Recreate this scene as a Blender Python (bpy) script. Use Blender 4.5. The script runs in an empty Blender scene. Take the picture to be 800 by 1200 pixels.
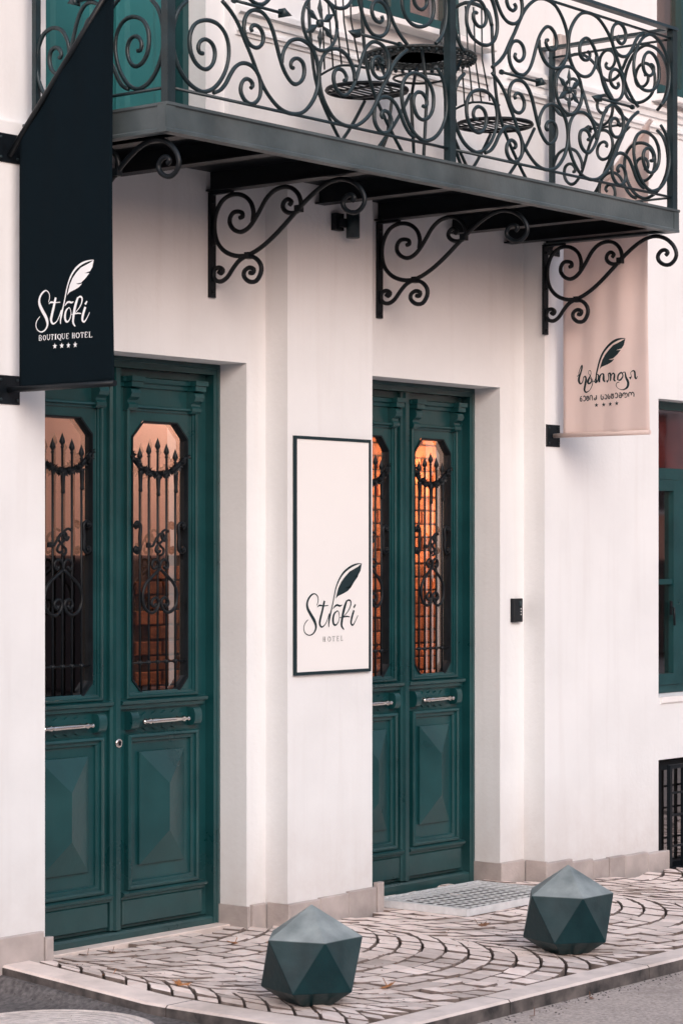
import bpy, bmesh, math, random
from mathutils import Vector, Matrix, noise
random.seed(7)
R=math.radians
scene=bpy.context.scene
# ---------------------------------------------------------------- camera, sky, sun, exposure
AZ=R(39.0)                                   # view direction, measured from the facade line (+X)
cam_d=bpy.data.cameras.new('camera'); cam=bpy.data.objects.new('camera',cam_d)
scene.collection.objects.link(cam); scene.camera=cam
cam.location=(0,0,1.7)
cam.rotation_euler=(R(90),0,AZ-R(90))
cam_d.sensor_fit='VERTICAL'; cam_d.sensor_height=36; cam_d.sensor_width=24
cam_d.lens=2833*36/1200; cam_d.shift_y=51/1200
cam_d.clip_start=.05; cam_d.clip_end=2000
cam_d.dof.use_dof=True; cam_d.dof.focus_distance=11.2; cam_d.dof.aperture_fstop=8
w=bpy.data.worlds.new('World'); scene.world=w; w.use_nodes=True
nt=w.node_tree; bg=nt.nodes['Background']
sky=nt.nodes.new('ShaderNodeTexSky'); sky.sky_type='NISHITA'; sky.sun_disc=False
SUN=Vector((-.66,-1,.52)).normalized()
sky.sun_elevation=math.asin(SUN.z); sky.sun_rotation=math.atan2(SUN.x,SUN.y)%(2*math.pi)
sky.dust_density=3.0; sky.air_density=1.0
hs=nt.nodes.new('ShaderNodeHueSaturation'); hs.inputs['Saturation'].default_value=.55
nt.links.new(sky.outputs[0],hs.inputs['Color']); tcw=nt.nodes.new('ShaderNodeTexCoord'); sx=nt.nodes.new('ShaderNodeSeparateXYZ'); nt.links.new(tcw.outputs['Generated'],sx.inputs[0])
zm=nt.nodes.new('ShaderNodeMapRange'); zm.inputs['From Min'].default_value=0; zm.inputs['From Max'].default_value=1; zm.inputs['To Min'].default_value=.55; zm.inputs['To Max'].default_value=3.2   # overcast: brighter overhead than at the horizon
nt.links.new(sx.outputs['Z'],zm.inputs['Value'])
vm=nt.nodes.new('ShaderNodeVectorMath'); vm.operation='SCALE'; nt.links.new(hs.outputs[0],vm.inputs[0]); nt.links.new(zm.outputs[0],vm.inputs['Scale'])
wr=nt.nodes.new('ShaderNodeValToRGB'); wr.color_ramp.elements[0].position=.12; wr.color_ramp.elements[0].color=(1,.66,.565,1); wr.color_ramp.elements[1].position=.50; wr.color_ramp.elements[1].color=(.90,.98,1.06,1)   # warm haze low, cooler cloud overhead
nt.links.new(sx.outputs['Z'],wr.inputs['Fac'])
vm2=nt.nodes.new('ShaderNodeVectorMath'); vm2.operation='MULTIPLY'; nt.links.new(vm.outputs[0],vm2.inputs[0]); nt.links.new(wr.outputs['Color'],vm2.inputs[1])
nt.links.new(vm2.outputs[0],bg.inputs['Color'])
bg.inputs['Strength'].default_value=.15
sd=bpy.data.lights.new('sun','SUN'); so=bpy.data.objects.new('sun',sd); scene.collection.objects.link(so)
sd.energy=1.5; sd.angle=R(44); sd.color=(1,.825,.74)
so.rotation_euler=SUN.to_track_quat('Z','Y').to_euler(); so.location=(0,-4,12)
scene.view_settings.view_transform='Standard'; scene.view_settings.look='None'
scene.view_settings.gamma=1; scene.view_settings.use_curve_mapping=False
scene.view_settings.exposure=-.24
scene.cycles.max_bounces=8

# ---------------------------------------------------------------- materials
def mat(name,col,rough=.6,metal=0,var=.08,scale=6,bump=.0,bscale=60,spec=.5,col2=None,stain=0):
    m=bpy.data.materials.new(name); m.use_nodes=True; n=m.node_tree; L=n.links
    b=n.nodes['Principled BSDF']; b.inputs['Roughness'].default_value=rough; b.inputs['Metallic'].default_value=metal
    b.inputs['Specular IOR Level'].default_value=spec
    g=n.nodes.new('ShaderNodeNewGeometry')
    t=n.nodes.new('ShaderNodeTexNoise'); t.inputs['Scale'].default_value=scale; t.inputs['Detail'].default_value=6
    L.new(g.outputs['Position'],t.inputs['Vector'])
    r=n.nodes.new('ShaderNodeValToRGB'); c=list(col); c2=list(col2) if col2 else [min(1,x*(1+var)) for x in c]
    r.color_ramp.elements[0].position=.3; r.color_ramp.elements[1].position=.7
    r.color_ramp.elements[0].color=[x*(1-var) for x in c]+[1]; r.color_ramp.elements[1].color=c2+[1]
    L.new(t.outputs['Fac'],r.inputs['Fac']); out=r.outputs['Color']
    if stain:
        t2=n.nodes.new('ShaderNodeTexNoise'); t2.inputs['Scale'].default_value=1.7; t2.inputs['Detail'].default_value=8; t2.inputs['Roughness'].default_value=.65
        L.new(g.outputs['Position'],t2.inputs['Vector'])
        r2=n.nodes.new('ShaderNodeValToRGB'); r2.color_ramp.elements[0].position=.5; r2.color_ramp.elements[1].position=.72
        r2.color_ramp.elements[0].color=(1,1,1,1); r2.color_ramp.elements[1].color=(1-stain,1-stain*1.05,1-stain*1.1,1)
        mx=n.nodes.new('ShaderNodeMix'); mx.data_type='RGBA'; mx.blend_type='MULTIPLY'; mx.inputs['Factor'].default_value=1
        L.new(t2.outputs['Fac'],r2.inputs['Fac']); L.new(out,mx.inputs['A']); L.new(r2.outputs['Color'],mx.inputs['B']); out=mx.outputs['Result']
    L.new(out,b.inputs['Base Color'])
    if bump:
        t3=n.nodes.new('ShaderNodeTexNoise'); t3.inputs['Scale'].default_value=bscale; t3.inputs['Detail'].default_value=5
        L.new(g.outputs['Position'],t3.inputs['Vector'])
        bp=n.nodes.new('ShaderNodeBump'); bp.inputs['Strength'].default_value=bump; bp.inputs['Distance'].default_value=.004
        L.new(t3.outputs['Fac'],bp.inputs['Height']); L.new(bp.outputs['Normal'],b.inputs['Normal'])
        # roughness breakup
        mr=n.nodes.new('ShaderNodeMapRange'); mr.inputs['To Min'].default_value=max(0,rough-.1); mr.inputs['To Max'].default_value=min(1,rough+.12)
        L.new(t.outputs['Fac'],mr.inputs['Value']); L.new(mr.outputs['Result'],b.inputs['Roughness'])
    return m
def per_object(m,amount=.35):
    n=m.node_tree; L=n.links; b=n.nodes['Principled BSDF']; src=b.inputs['Base Color'].links[0].from_socket
    oi=n.nodes.new('ShaderNodeObjectInfo'); hv=n.nodes.new('ShaderNodeHueSaturation')
    mr=n.nodes.new('ShaderNodeMapRange'); mr.inputs['To Min'].default_value=1-amount; mr.inputs['To Max'].default_value=1+amount
    L.new(oi.outputs['Random'],mr.inputs['Value']); L.new(mr.outputs['Result'],hv.inputs['Value'])
    L.new(src,hv.inputs['Color']); L.new(hv.outputs['Color'],b.inputs['Base Color']); return m
M={}
M['plaster']=mat('white_plaster',(.775,.785,.79),.82,var=.032,scale=2.6,bump=.35,bscale=45,spec=.25,stain=.03)
M['plaster2']=mat('pink_plaster',(.85,.43,.31),.85,var=.05,scale=1.2,spec=.2)
M['brown']=mat('brown_base',(.045,.03,.03),.8,var=.3,scale=2)
M['darkbrown']=mat('dark_boards',(.09,.045,.035),.7,var=.3,scale=3)
M['teal']=mat('teal_paint',(.003,.042,.047),.30,var=.14,scale=5,bump=.3,bscale=30,spec=.6,col2=(.005,.056,.061))
M['teal_up']=mat('teal_door_upper',(.018,.14,.145),.4,var=.12,scale=4,bump=.1,bscale=40)
M['iron']=mat('painted_iron',(.0075,.021,.026),.40,metal=.0,var=.3,scale=20,bump=.4,bscale=120,spec=.5)
M['black']=mat('black_iron',(.003,.006,.009),.45,var=.3,scale=20,bump=.3,bscale=120,spec=.3)
M['fascia']=mat('weathered_steel_channel',(.058,.083,.092),.42,metal=.0,var=.25,scale=4,bump=.3,bscale=50,spec=.5,col2=(.095,.118,.125),stain=.35)
M['stone']=per_object(mat('plinth_stone',(.43,.375,.355),.78,var=.14,scale=9,bump=.5,bscale=70,stain=.28),.10)
M['kerb']=mat('kerb_concrete',(.72,.61,.56),.85,var=.10,scale=12,bump=.8,bscale=60,stain=.3)
M['cobble']=per_object(mat('granite_cobble',(.80,.63,.56),.62,var=.10,scale=26,bump=.5,bscale=110,col2=(.82,.71,.66),stain=.42),.24)
M['joint']=mat('sand_joint',(.085,.062,.052),.95,var=.4,scale=30,bump=1,bscale=90)
M['asphalt2']=mat('dark_side_asphalt',(.085,.078,.080),.8,var=.35,scale=50,bump=1.0,bscale=140,col2=(.17,.155,.155),stain=.4)
M['cobble_edge']=mat('soil_stained_stone_edge',(.19,.145,.125),.85,var=.4,scale=20)
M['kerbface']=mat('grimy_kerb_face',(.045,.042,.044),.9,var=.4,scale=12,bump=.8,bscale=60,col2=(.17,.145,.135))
M['asphalt']=mat('asphalt',(.43,.36,.325),.85,var=.32,scale=80,bump=1.0,bscale=140,stain=.35)
M['lighttrim']=mat('white_trim',(.82,.80,.79),.7,var=.03,bump=.15)
M['chrome']=mat('polished_nickel',(.75,.70,.66),.16,metal=1,var=.03)
M['steel']=mat('galvanised_steel',(.72,.73,.74),.4,metal=.25,var=.1,scale=30)
M['navy_cloth']=mat('navy_banner_cloth',(.0032,.0080,.0118),.9,var=.08,scale=40,bump=.3,bscale=400,spec=.06)
M['white_print']=mat('white_print',(.78,.80,.82),.7,var=.02)
M['dark_print']=mat('dark_print',(.014,.030,.036),.7,var=.05,spec=.2)
M['sign_board']=mat('white_sign_face',(.84,.83,.815),.5,var=.012,scale=3)
M['brick']=per_object(mat('red_brick',(.33,.115,.06),.85,var=.35,scale=14,bump=1,bscale=60,col2=(.50,.20,.10)),.35)
M['mortar']=mat('lime_mortar',(.10,.065,.05),.95,var=.2,scale=30)
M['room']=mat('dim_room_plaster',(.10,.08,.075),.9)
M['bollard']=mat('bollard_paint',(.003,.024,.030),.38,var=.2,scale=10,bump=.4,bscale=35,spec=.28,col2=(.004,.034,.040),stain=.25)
M['leaf']=mat('dry_maple_leaf',(.42,.17,.06),.7,var=.35,scale=60)
M['leafb']=mat('brown_leaf',(.20,.09,.045),.7,var=.35,scale=60)
M['lobby']=mat('pane_glow_pink',(.74,.50,.42),.85,var=.08,scale=2)
M['pebble']=mat('white_pebble',(.7,.68,.66),.6)
M['curtain']=mat('pale_pink_curtain',(.62,.46,.42),.9,var=.06,scale=3)
M['redreflect']=mat('painted_red_reflection',(.30,.045,.04),.8,var=.5,scale=5)
M['lampshade']=mat('orange_lampshade',(.8,.22,.07),.6)
M['mh']=mat('cast_manhole',(.60,.53,.50),.7,var=.2,scale=25,bump=.7,bscale=90,stain=.3)
M['table_top']=mat('mosaic_tabletop',(.03,.045,.05),.35,var=.3,scale=70,col2=(.16,.18,.18))
# translucent rosy banner cloth
def cloth(name,col):
    m=mat(name,col,.85,var=.04,scale=5,bump=.25,bscale=500,spec=.15); n=m.node_tree; L=n.links
    b=n.nodes['Principled BSDF']; o=n.nodes['Material Output']; tr=n.nodes.new('ShaderNodeBsdfTranslucent'); tr.inputs['Color'].default_value=(*col,1)
    mx=n.nodes.new('ShaderNodeMixShader'); mx.inputs[0].default_value=.45
    L.new(b.outputs[0],mx.inputs[1]); L.new(tr.outputs[0],mx.inputs[2]); L.new(mx.outputs[0],o.inputs['Surface']); return m
M['rose_cloth']=cloth('rose_banner_cloth',(.90,.785,.745))
def glass(name,refl,tint=(.75,.72,.7)):
    m=bpy.data.materials.new(name); m.use_nodes=True; n=m.node_tree; L=n.links
    for x in list(n.nodes):
        if x.type!='OUTPUT_MATERIAL': n.nodes.remove(x)
    o=n.nodes['Material Output']; t=n.nodes.new('ShaderNodeBsdfTransparent'); t.inputs[0].default_value=(*tint,1)
    g=n.nodes.new('ShaderNodeBsdfGlossy'); g.inputs['Roughness'].default_value=.03; g.inputs['Color'].default_value=(1,.96,.94,1)
    f=n.nodes.new('ShaderNodeFresnel'); f.inputs['IOR'].default_value=1.5
    a=n.nodes.new('ShaderNodeMath'); a.operation='ADD'; a.inputs[1].default_value=refl; a.use_clamp=True
    ge=n.nodes.new('ShaderNodeNewGeometry'); tn=n.nodes.new('ShaderNodeTexNoise'); tn.inputs['Scale'].default_value=3
    bp=n.nodes.new('ShaderNodeBump'); bp.inputs['Strength'].default_value=.12; bp.inputs['Distance'].default_value=.004
    L.new(ge.outputs['Position'],tn.inputs['Vector']); L.new(tn.outputs['Fac'],bp.inputs['Height']); L.new(bp.outputs['Normal'],g.inputs['Normal'])
    mx=n.nodes.new('ShaderNodeMixShader'); fb=n.nodes.new('ShaderNodeMath'); fb.operation='MULTIPLY_ADD'; fb.inputs[1].default_value=-1; fb.inputs[2].default_value=1; L.new(ge.outputs['Backfacing'],fb.inputs[0]); mu=n.nodes.new('ShaderNodeMath'); mu.operation='MULTIPLY'; L.new(fb.outputs[0],mu.inputs[0]); L.new(a.outputs[0],mu.inputs[1]); L.new(f.outputs[0],a.inputs[0]); L.new(mu.outputs[0],mx.inputs[0]); L.new(t.outputs[0],mx.inputs[1]); L.new(g.outputs[0],mx.inputs[2]); L.new(mx.outputs[0],o.inputs['Surface'])
    return m
M['glass']=glass('door_glass',.30)
M['glass2']=glass('window_glass',.22)

# ---------------------------------------------------------------- mesh helpers
COL=scene.collection
class MB:
    def __init__(s): s.v=[]; s.f=[]; s.sm=[]
    def add(s,vs,fs,smooth=False):
        o=len(s.v); s.v+=[tuple(v) for v in vs]; s.f+=[tuple(i+o for i in f) for f in fs]; s.sm+=[smooth]*len(fs); return s
    def box(s,x0,x1,y0,y1,z0,z1):
        return s.add([(x,y,z) for x in(x0,x1) for y in(y0,y1) for z in(z0,z1)],[(0,1,3,2),(4,6,7,5),(0,4,5,1),(2,3,7,6),(0,2,6,4),(1,5,7,3)])
    def cbox(s,x0,x1,y0,y1,z0,z1,c=.004):
        "box with chamfered edges on the four edges of its front (-Y) face"
        a=[(x0,y1,z0),(x1,y1,z0),(x1,y1,z1),(x0,y1,z1)]
        b=[(x0,y0+c,z0),(x1,y0+c,z0),(x1,y0+c,z1),(x0,y0+c,z1)]
        d=[(x0+c,y0,z0+c),(x1-c,y0,z0+c),(x1-c,y0,z1-c),(x0+c,y0,z1-c)]
        q=[(i,(i+1)%4,(i+1)%4+4,i+4) for i in range(4)]+[(i+4,(i+1)%4+4,(i+1)%4+8,i+8) for i in range(4)]
        return s.add(a+b+d,q+[(8,9,10,11),(3,2,1,0)])
    def prism(s,poly,axis,a,b):
        "poly in the two other axes (order x,y,z) extruded along axis from a to b"
        def P(p,t): return {'x':(t,p[0],p[1]),'y':(p[0],t,p[1]),'z':(p[0],p[1],t)}[axis]
        n=len(poly); return s.add([P(p,a) for p in poly]+[P(p,b) for p in poly],[(i,(i+1)%n,(i+1)%n+n,i+n) for i in range(n)]+[tuple(range(n))[::-1],tuple(range(n,2*n))])
    def frame(s,x0,x1,z0,z1,prof):
        "mitred moulding swept round a rectangle in the facade plane; prof = [(inset,y),...]"
        vs=[]
        for i,y in prof: vs+=[(x0+i,y,z0+i),(x1-i,y,z0+i),(x1-i,y,z1-i),(x0+i,y,z1-i)]
        fs=[]
        for k in range(len(prof)-1):
            for j in range(4): fs.append((4*k+j,4*k+(j+1)%4,4*k+4+(j+1)%4,4*k+4+j))
        return s.add(vs,fs)
    def ledge(s,x0,x1,prof):
        "horizontal moulding along X; prof = [(y,z),...] closed polygon"
        n=len(prof); return s.add([(x0,y,z) for y,z in prof]+[(x1,y,z) for y,z in prof],[(i,(i+1)%n,(i+1)%n+n,i+n) for i in range(n)]+[tuple(range(n))[::-1],tuple(range(n,2*n))])
    def tube(s,pts,r,n=6,taper=None):
        pts=[Vector(p) for p in pts]; N=len(pts); prev=None; vs=[]
        for i,p in enumerate(pts):
            d=(pts[min(i+1,N-1)]-pts[max(i-1,0)]).normalized()
            if prev is None:
                u=d.orthogonal().normalized()
            else:
                u=prev-d*prev.dot(d); u=u.normalized() if u.length>1e-6 else d.orthogonal().normalized()
            prev=u; v=d.cross(u); rr=r*(taper[i] if taper else 1)
            vs+=[p+(u*math.cos(2*math.pi*k/n)+v*math.sin(2*math.pi*k/n))*rr for k in range(n)]
        fs=[]
        for i in range(N-1):
            for k in range(n): fs.append((i*n+k,i*n+(k+1)%n,(i+1)*n+(k+1)%n,(i+1)*n+k))
        s.add(vs,fs,True); o=len(s.v)-len(vs)
        s.f+=[tuple(o+k for k in range(n))[::-1],tuple(o+(N-1)*n+k for k in range(n))]; s.sm+=[False,False]; return s
    def lathe(s,axis,c,prof,n=20):
        "prof=[(r,t),...] about an axis through c"
        vs=[]
        for r,t in prof:
            for k in range(n):
                a=2*math.pi*k/n; x,y=r*math.cos(a),r*math.sin(a)
                vs.append({'z':(c[0]+x,c[1]+y,c[2]+t),'x':(c[0]+t,c[1]+x,c[2]+y),'y':(c[0]+x,c[1]+t,c[2]+y)}[axis])
        fs=[(i*n+k,i*n+(k+1)%n,(i+1)*n+(k+1)%n,(i+1)*n+k) for i in range(len(prof)-1) for k in range(n)]
        s.add(vs,fs,True); o=len(s.v)-len(vs)
        s.f+=[tuple(o+k for k in range(n)),tuple(o+(len(prof)-1)*n+k for k in range(n))]; s.sm+=[False,False]; return s
    def build(s,name,m,parent=None,label=None,kind=None,fix=True):
        me=bpy.data.meshes.new(name); o0=wloc(parent) if parent else Vector()
        me.from_pydata([tuple(Vector(v)-o0) for v in s.v],[],s.f); me.polygons.foreach_set('use_smooth',s.sm); me.materials.append(M[m] if isinstance(m,str) else m)
        if fix:
            bm=bmesh.new(); bm.from_mesh(me); bmesh.ops.recalc_face_normals(bm,faces=bm.faces); bm.to_mesh(me); bm.free()
        me.update(); o=bpy.data.objects.new(name,me); COL.objects.link(o)
        if parent: o.parent=parent
        if label: o['label']=label
        if kind: o['kind']=kind
        return o
def wloc(o):
    v=Vector()
    while o is not None: v+=o.location; o=o.parent
    return v
def tag(o,label,cat,group=None):
    o['label']=label; o['category']=cat
    if group: o['group']=group
    return o
def thing(name,label,cat,loc,group=None):
    o=bpy.data.objects.new(name,None); o.empty_display_size=.1; COL.objects.link(o); o.location=loc; return tag(o,label,cat,group)
def crom(pts,sub=4):
    P=[Vector(p) for p in pts]; out=[]
    for i in range(len(P)-1):
        a,b,c,d=P[max(i-1,0)],P[i],P[i+1],P[min(i+2,len(P)-1)]
        for k in range(sub):
            t=k/sub; out.append(.5*((2*b)+(c-a)*t+(2*a-5*b+4*c-d)*t*t+(3*b-a-3*c+d)*t**3))
    out.append(P[-1]); return out
def copy_tree(o,parent=None):
    c=o.copy(); COL.objects.link(c); c.parent=parent
    for ch in o.children: copy_tree(ch,c)
    return c
for k_ in ('bollard','teal'):
    b_=M[k_].node_tree.nodes['Principled BSDF']; b_.inputs['Coat Weight'].default_value=.0 if k_=='bollard' else .12; b_.inputs['Coat Roughness'].default_value=.18
# bollards: dusty grey by upward tilt, painting sky light into the facets
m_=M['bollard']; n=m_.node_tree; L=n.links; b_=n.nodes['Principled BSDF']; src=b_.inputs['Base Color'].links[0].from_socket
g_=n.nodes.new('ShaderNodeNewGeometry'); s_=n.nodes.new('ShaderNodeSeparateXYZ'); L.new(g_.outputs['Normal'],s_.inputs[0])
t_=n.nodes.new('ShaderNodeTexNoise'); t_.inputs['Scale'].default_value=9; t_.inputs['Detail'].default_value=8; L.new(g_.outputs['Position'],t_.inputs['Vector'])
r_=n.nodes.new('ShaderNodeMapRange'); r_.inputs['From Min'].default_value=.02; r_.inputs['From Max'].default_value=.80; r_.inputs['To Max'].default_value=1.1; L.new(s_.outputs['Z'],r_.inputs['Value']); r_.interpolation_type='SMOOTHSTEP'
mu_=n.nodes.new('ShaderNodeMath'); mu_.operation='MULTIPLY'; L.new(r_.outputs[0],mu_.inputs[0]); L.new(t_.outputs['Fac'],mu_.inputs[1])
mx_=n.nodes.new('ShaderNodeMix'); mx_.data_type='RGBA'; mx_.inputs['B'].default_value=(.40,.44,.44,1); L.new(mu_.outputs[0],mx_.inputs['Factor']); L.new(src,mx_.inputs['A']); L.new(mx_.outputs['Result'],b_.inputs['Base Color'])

# plaster: rain streaks, splash dirt above the plinth and fine craquelure
m_=M['plaster']; n=m_.node_tree; L=n.links; b_=n.nodes['Principled BSDF']; src=b_.inputs['Base Color'].links[0].from_socket
g_=n.nodes.new('ShaderNodeNewGeometry'); mp=n.nodes.new('ShaderNodeMapping'); mp.inputs['Scale'].default_value=(14,14,.9); L.new(g_.outputs['Position'],mp.inputs['Vector'])
t_=n.nodes.new('ShaderNodeTexNoise'); t_.inputs['Scale'].default_value=1; t_.inputs['Detail'].default_value=5; L.new(mp.outputs[0],t_.inputs['Vector'])
r_=n.nodes.new('ShaderNodeValToRGB'); r_.color_ramp.elements[0].position=.52; r_.color_ramp.elements[0].color=(1,1,1,1); r_.color_ramp.elements[1].position=.8; r_.color_ramp.elements[1].color=(.95,.94,.935,1); L.new(t_.outputs['Fac'],r_.inputs['Fac'])
mx_=n.nodes.new('ShaderNodeMix'); mx_.data_type='RGBA'; mx_.blend_type='MULTIPLY'; mx_.inputs['Factor'].default_value=1; L.new(src,mx_.inputs['A']); L.new(r_.outputs['Color'],mx_.inputs['B'])
s_=n.nodes.new('ShaderNodeSeparateXYZ'); L.new(g_.outputs['Position'],s_.inputs[0])
z_=n.nodes.new('ShaderNodeMapRange'); z_.inputs['From Min'].default_value=.55; z_.inputs['From Max'].default_value=.08; z_.inputs['To Max'].default_value=.75; L.new(s_.outputs['Z'],z_.inputs['Value'])
t2_=n.nodes.new('ShaderNodeTexNoise'); t2_.inputs['Scale'].default_value=7; t2_.inputs['Detail'].default_value=9; t2_.inputs['Roughness'].default_value=.7; L.new(g_.outputs['Position'],t2_.inputs['Vector'])
mu_=n.nodes.new('ShaderNodeMath'); mu_.operation='MULTIPLY'; L.new(z_.outputs[0],mu_.inputs[0]); L.new(t2_.outputs['Fac'],mu_.inputs[1])
mx2=n.nodes.new('ShaderNodeMix'); mx2.data_type='RGBA'; mx2.inputs['B'].default_value=(.50,.43,.40,1); L.new(mu_.outputs[0],mx2.inputs['Factor']); L.new(mx_.outputs['Result'],mx2.inputs['A']); L.new(mx2.outputs['Result'],b_.inputs['Base Color'])

# door paint: splash dust low down and faint brush grain
m_=M['teal']; n=m_.node_tree; L=n.links; b_=n.nodes['Principled BSDF']; src=b_.inputs['Base Color'].links[0].from_socket
g_=n.nodes.new('ShaderNodeNewGeometry'); s_=n.nodes.new('ShaderNodeSeparateXYZ'); L.new(g_.outputs['Position'],s_.inputs[0])
z_=n.nodes.new('ShaderNodeMapRange'); z_.inputs['From Min'].default_value=.38; z_.inputs['From Max'].default_value=.02; z_.inputs['To Max'].default_value=.16; L.new(s_.outputs['Z'],z_.inputs['Value'])
t2_=n.nodes.new('ShaderNodeTexNoise'); t2_.inputs['Scale'].default_value=16; t2_.inputs['Detail'].default_value=9; t2_.inputs['Roughness'].default_value=.75; L.new(g_.outputs['Position'],t2_.inputs['Vector'])
mu_=n.nodes.new('ShaderNodeMath'); mu_.operation='MULTIPLY'; L.new(z_.outputs[0],mu_.inputs[0]); L.new(t2_.outputs['Fac'],mu_.inputs[1])
mx2=n.nodes.new('ShaderNodeMix'); mx2.data_type='RGBA'; mx2.inputs['B'].default_value=(.16,.15,.135,1); L.new(mu_.outputs[0],mx2.inputs['Factor']); L.new(src,mx2.inputs['A']); L.new(mx2.outputs['Result'],b_.inputs['Base Color'])
# ================================================================ STRUCTURE: road, pavement, kerb
P0,P1,PD=7.169,7.303,7.465         # pilaster face, recessed wall face, door frame face
ROADZ=-.055
def sstep(t): t=max(0,min(1,t)); return t*t*(3-2*t)
def gz(x,y): return -.055*sstep((x-10.1)/1.3)-.02*max(0,min(1,(x-11.4)))+.06*sstep((7.15-x)/.33)*max(0,min(1,(y-6.35)/.84))
def rz(x,y): return ROADZ+(.010+.068*max(0,min(1,(y-6.3)/.85)))*sstep((6.98-x)/.28)*sstep((y-5.9)/.3)*sstep((x-6.57)/.1)-.09*sstep((x-9.2)/3)
mb=MB(); gxs=[-400,-40,0,3,4.5,5.5,6]+[6.1+.05*i for i in range(24)]+[8]+[9+.4*i for i in range(14)]+[20,60,400]; gys=[-400,-40,-5,0,3,5]+[5.2+.1*i for i in range(24)]+[8,12,40,400]
mb.add([(x,y,rz(x,y)) for y in gys for x in gxs],[(j*len(gxs)+i,j*len(gxs)+i+1,(j+1)*len(gxs)+i+1,(j+1)*len(gxs)+i) for j in range(len(gys)-1) for i in range(len(gxs)-1)])
mb.build('road','asphalt',kind='structure')
mb=MB(); gxs=[3,4,5,6]+[6.1+.05*i for i in range(13)]; gys=[5.31+.1*i for i in range(24)]
mb.add([(x,y,rz(x,y)+.004) for y in gys for x in gxs],[(j*len(gxs)+i,j*len(gxs)+i+1,(j+1)*len(gxs)+i+1,(j+1)*len(gxs)+i) for j in range(len(gys)-1) for i in range(len(gxs)-1)])
mb.build('side_road','asphalt2',kind='structure')
# pavement bed with individual cobbles laid in segmental arcs
mb=MB(); xs=[6.80+i*.1 for i in range(0,80)]; ys=[5.40+i*.1 for i in range(0,23)]
vs=[(x,y,gz(x,y)-.028) for y in ys for x in xs]; nx=len(xs)
mb.add(vs,[(j*nx+i,j*nx+i+1,(j+1)*nx+i+1,(j+1)*nx+i) for j in range(len(ys)-1) for i in range(nx-1)])
pavement=mb.build('pavement','joint',kind='structure')
def ymax(x):
    if x<6.93: return 7.13
    if x<7.0: return 7.29
    if x<8.34: return 7.385
    if x<8.46: return 7.29
    if x<9.09: return 7.13
    if x<9.19: return 7.29
    if x<10.34: return 7.44
    if x<10.55: return 7.29
    return 7.13
cob=[]; RA=.92
def arcf(dx): return RA-math.sqrt(max(0,RA*RA-dx*dx))
for j in range(-1,5):
    xc=7.85+1.6*j
    for k in range(-6,27):
        y0=5.42+.124*k; amax=math.asin(.8/RA); n=18 if k%2 else 19
        jit=[0]+[random.uniform(-.16,.16) for _ in range(n-1)]+[0]
        angs=[-amax+(i+jit[i])*2*amax/n for i in range(n+1)]
        for i in range(n):
            a0,a1=angs[i],angs[i+1]; x0,x1=RA*math.sin(a0),RA*math.sin(a1)
            q=[(xc+x0,y0+.001+arcf(x0)),(xc+x1,y0+.001+arcf(x1)),(xc+x1,y0+.123+arcf(x1)),(xc+x0,y0+.123+arcf(x0))]
            cx=sum(p[0] for p in q)/4; cy=sum(p[1] for p in q)/4
            if cx<6.85 or cx>14.2 or cy<5.47 or cy>ymax(cx)-.02: continue
            q=[(max(6.826,p[0]),min(ymax(cx),max(5.446,p[1]))) for p in q]
            ar=abs(sum(q[a][0]*q[(a+1)%4][1]-q[(a+1)%4][0]*q[a][1] for a in range(4)))/2
            if ar<.0026: continue
            cob.append((cx,cy,q))
def cobble(mb,cx,cy,q):
    g=.0045+random.uniform(0,.0025); h=random.uniform(-.004,.0045); tx,ty=random.uniform(-.045,.045),random.uniform(-.045,.045)
    L=[math.dist(q[i],(cx,cy)) for i in range(4)]
    # eight-sided outline: each corner cut
    out=[]
    for i in range(4):
        p,pp,pn=Vector(q[i]),Vector(q[i-1]),Vector(q[(i+1)%4]); c=random.uniform(.05,.12)
        out+= [p.lerp(pp,c),p.lerp(pn,c)]
    C=Vector((cx,cy)); res=[]
    mean=sum(L)/4
    for rad,dz in ((1-g/mean*1.0,-.035),(1-g/mean*1.15,-.0055),(1-g/mean*1.6,.0),):
        for p in out:
            v=C+(p-C)*rad*(1 if dz<-.02 else random.uniform(.985,1.005)); res.append((v.x,v.y,gz(v.x,v.y)+h+dz+tx*(v.x-cx)+ty*(v.y-cy)))
    res.append((cx,cy,gz(cx,cy)+h+.0012))
    f=[]
    for r in (0,8):
        for i in range(8): f.append((r+i,r+(i+1)%8,r+8+(i+1)%8,r+8+i))
    for i in range(8): f.append((16+i,16+(i+1)%8,24))
    mb.add(res,f,False)
def edge_mat(o):
    o.data.materials.append(M['cobble_edge'])
    for i,p in enumerate(o.data.polygons):
        if i%24<16: p.material_index=1
def in_view(x,y):
    d=x*math.cos(AZ)+y*math.sin(AZ); u=400+2833*(x*math.sin(AZ)-y*math.cos(AZ))/d; v=651+2833*1.7/d
    return d,(-15<u<815 and v<1210)
vis=sorted([c for c in cob if in_view(c[0],c[1])[1]],key=lambda c:-abs((c[2][1][0]-c[2][0][0])*(c[2][2][1]-c[2][1][1]))/in_view(c[0],c[1])[0]**3)
top=vis[:296]; ids=set(id(c) for c in top)
for c in top:
    mb=MB(); cobble(mb,*c); edge_mat(mb.build('cobblestone','cobble',pavement,fix=False))
mb=MB()
for c in cob:
    if id(c) not in ids: cobble(mb,*c)
edge_mat(mb.build('far_cobblestones','cobble',pavement,kind='stuff',fix=False))
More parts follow.
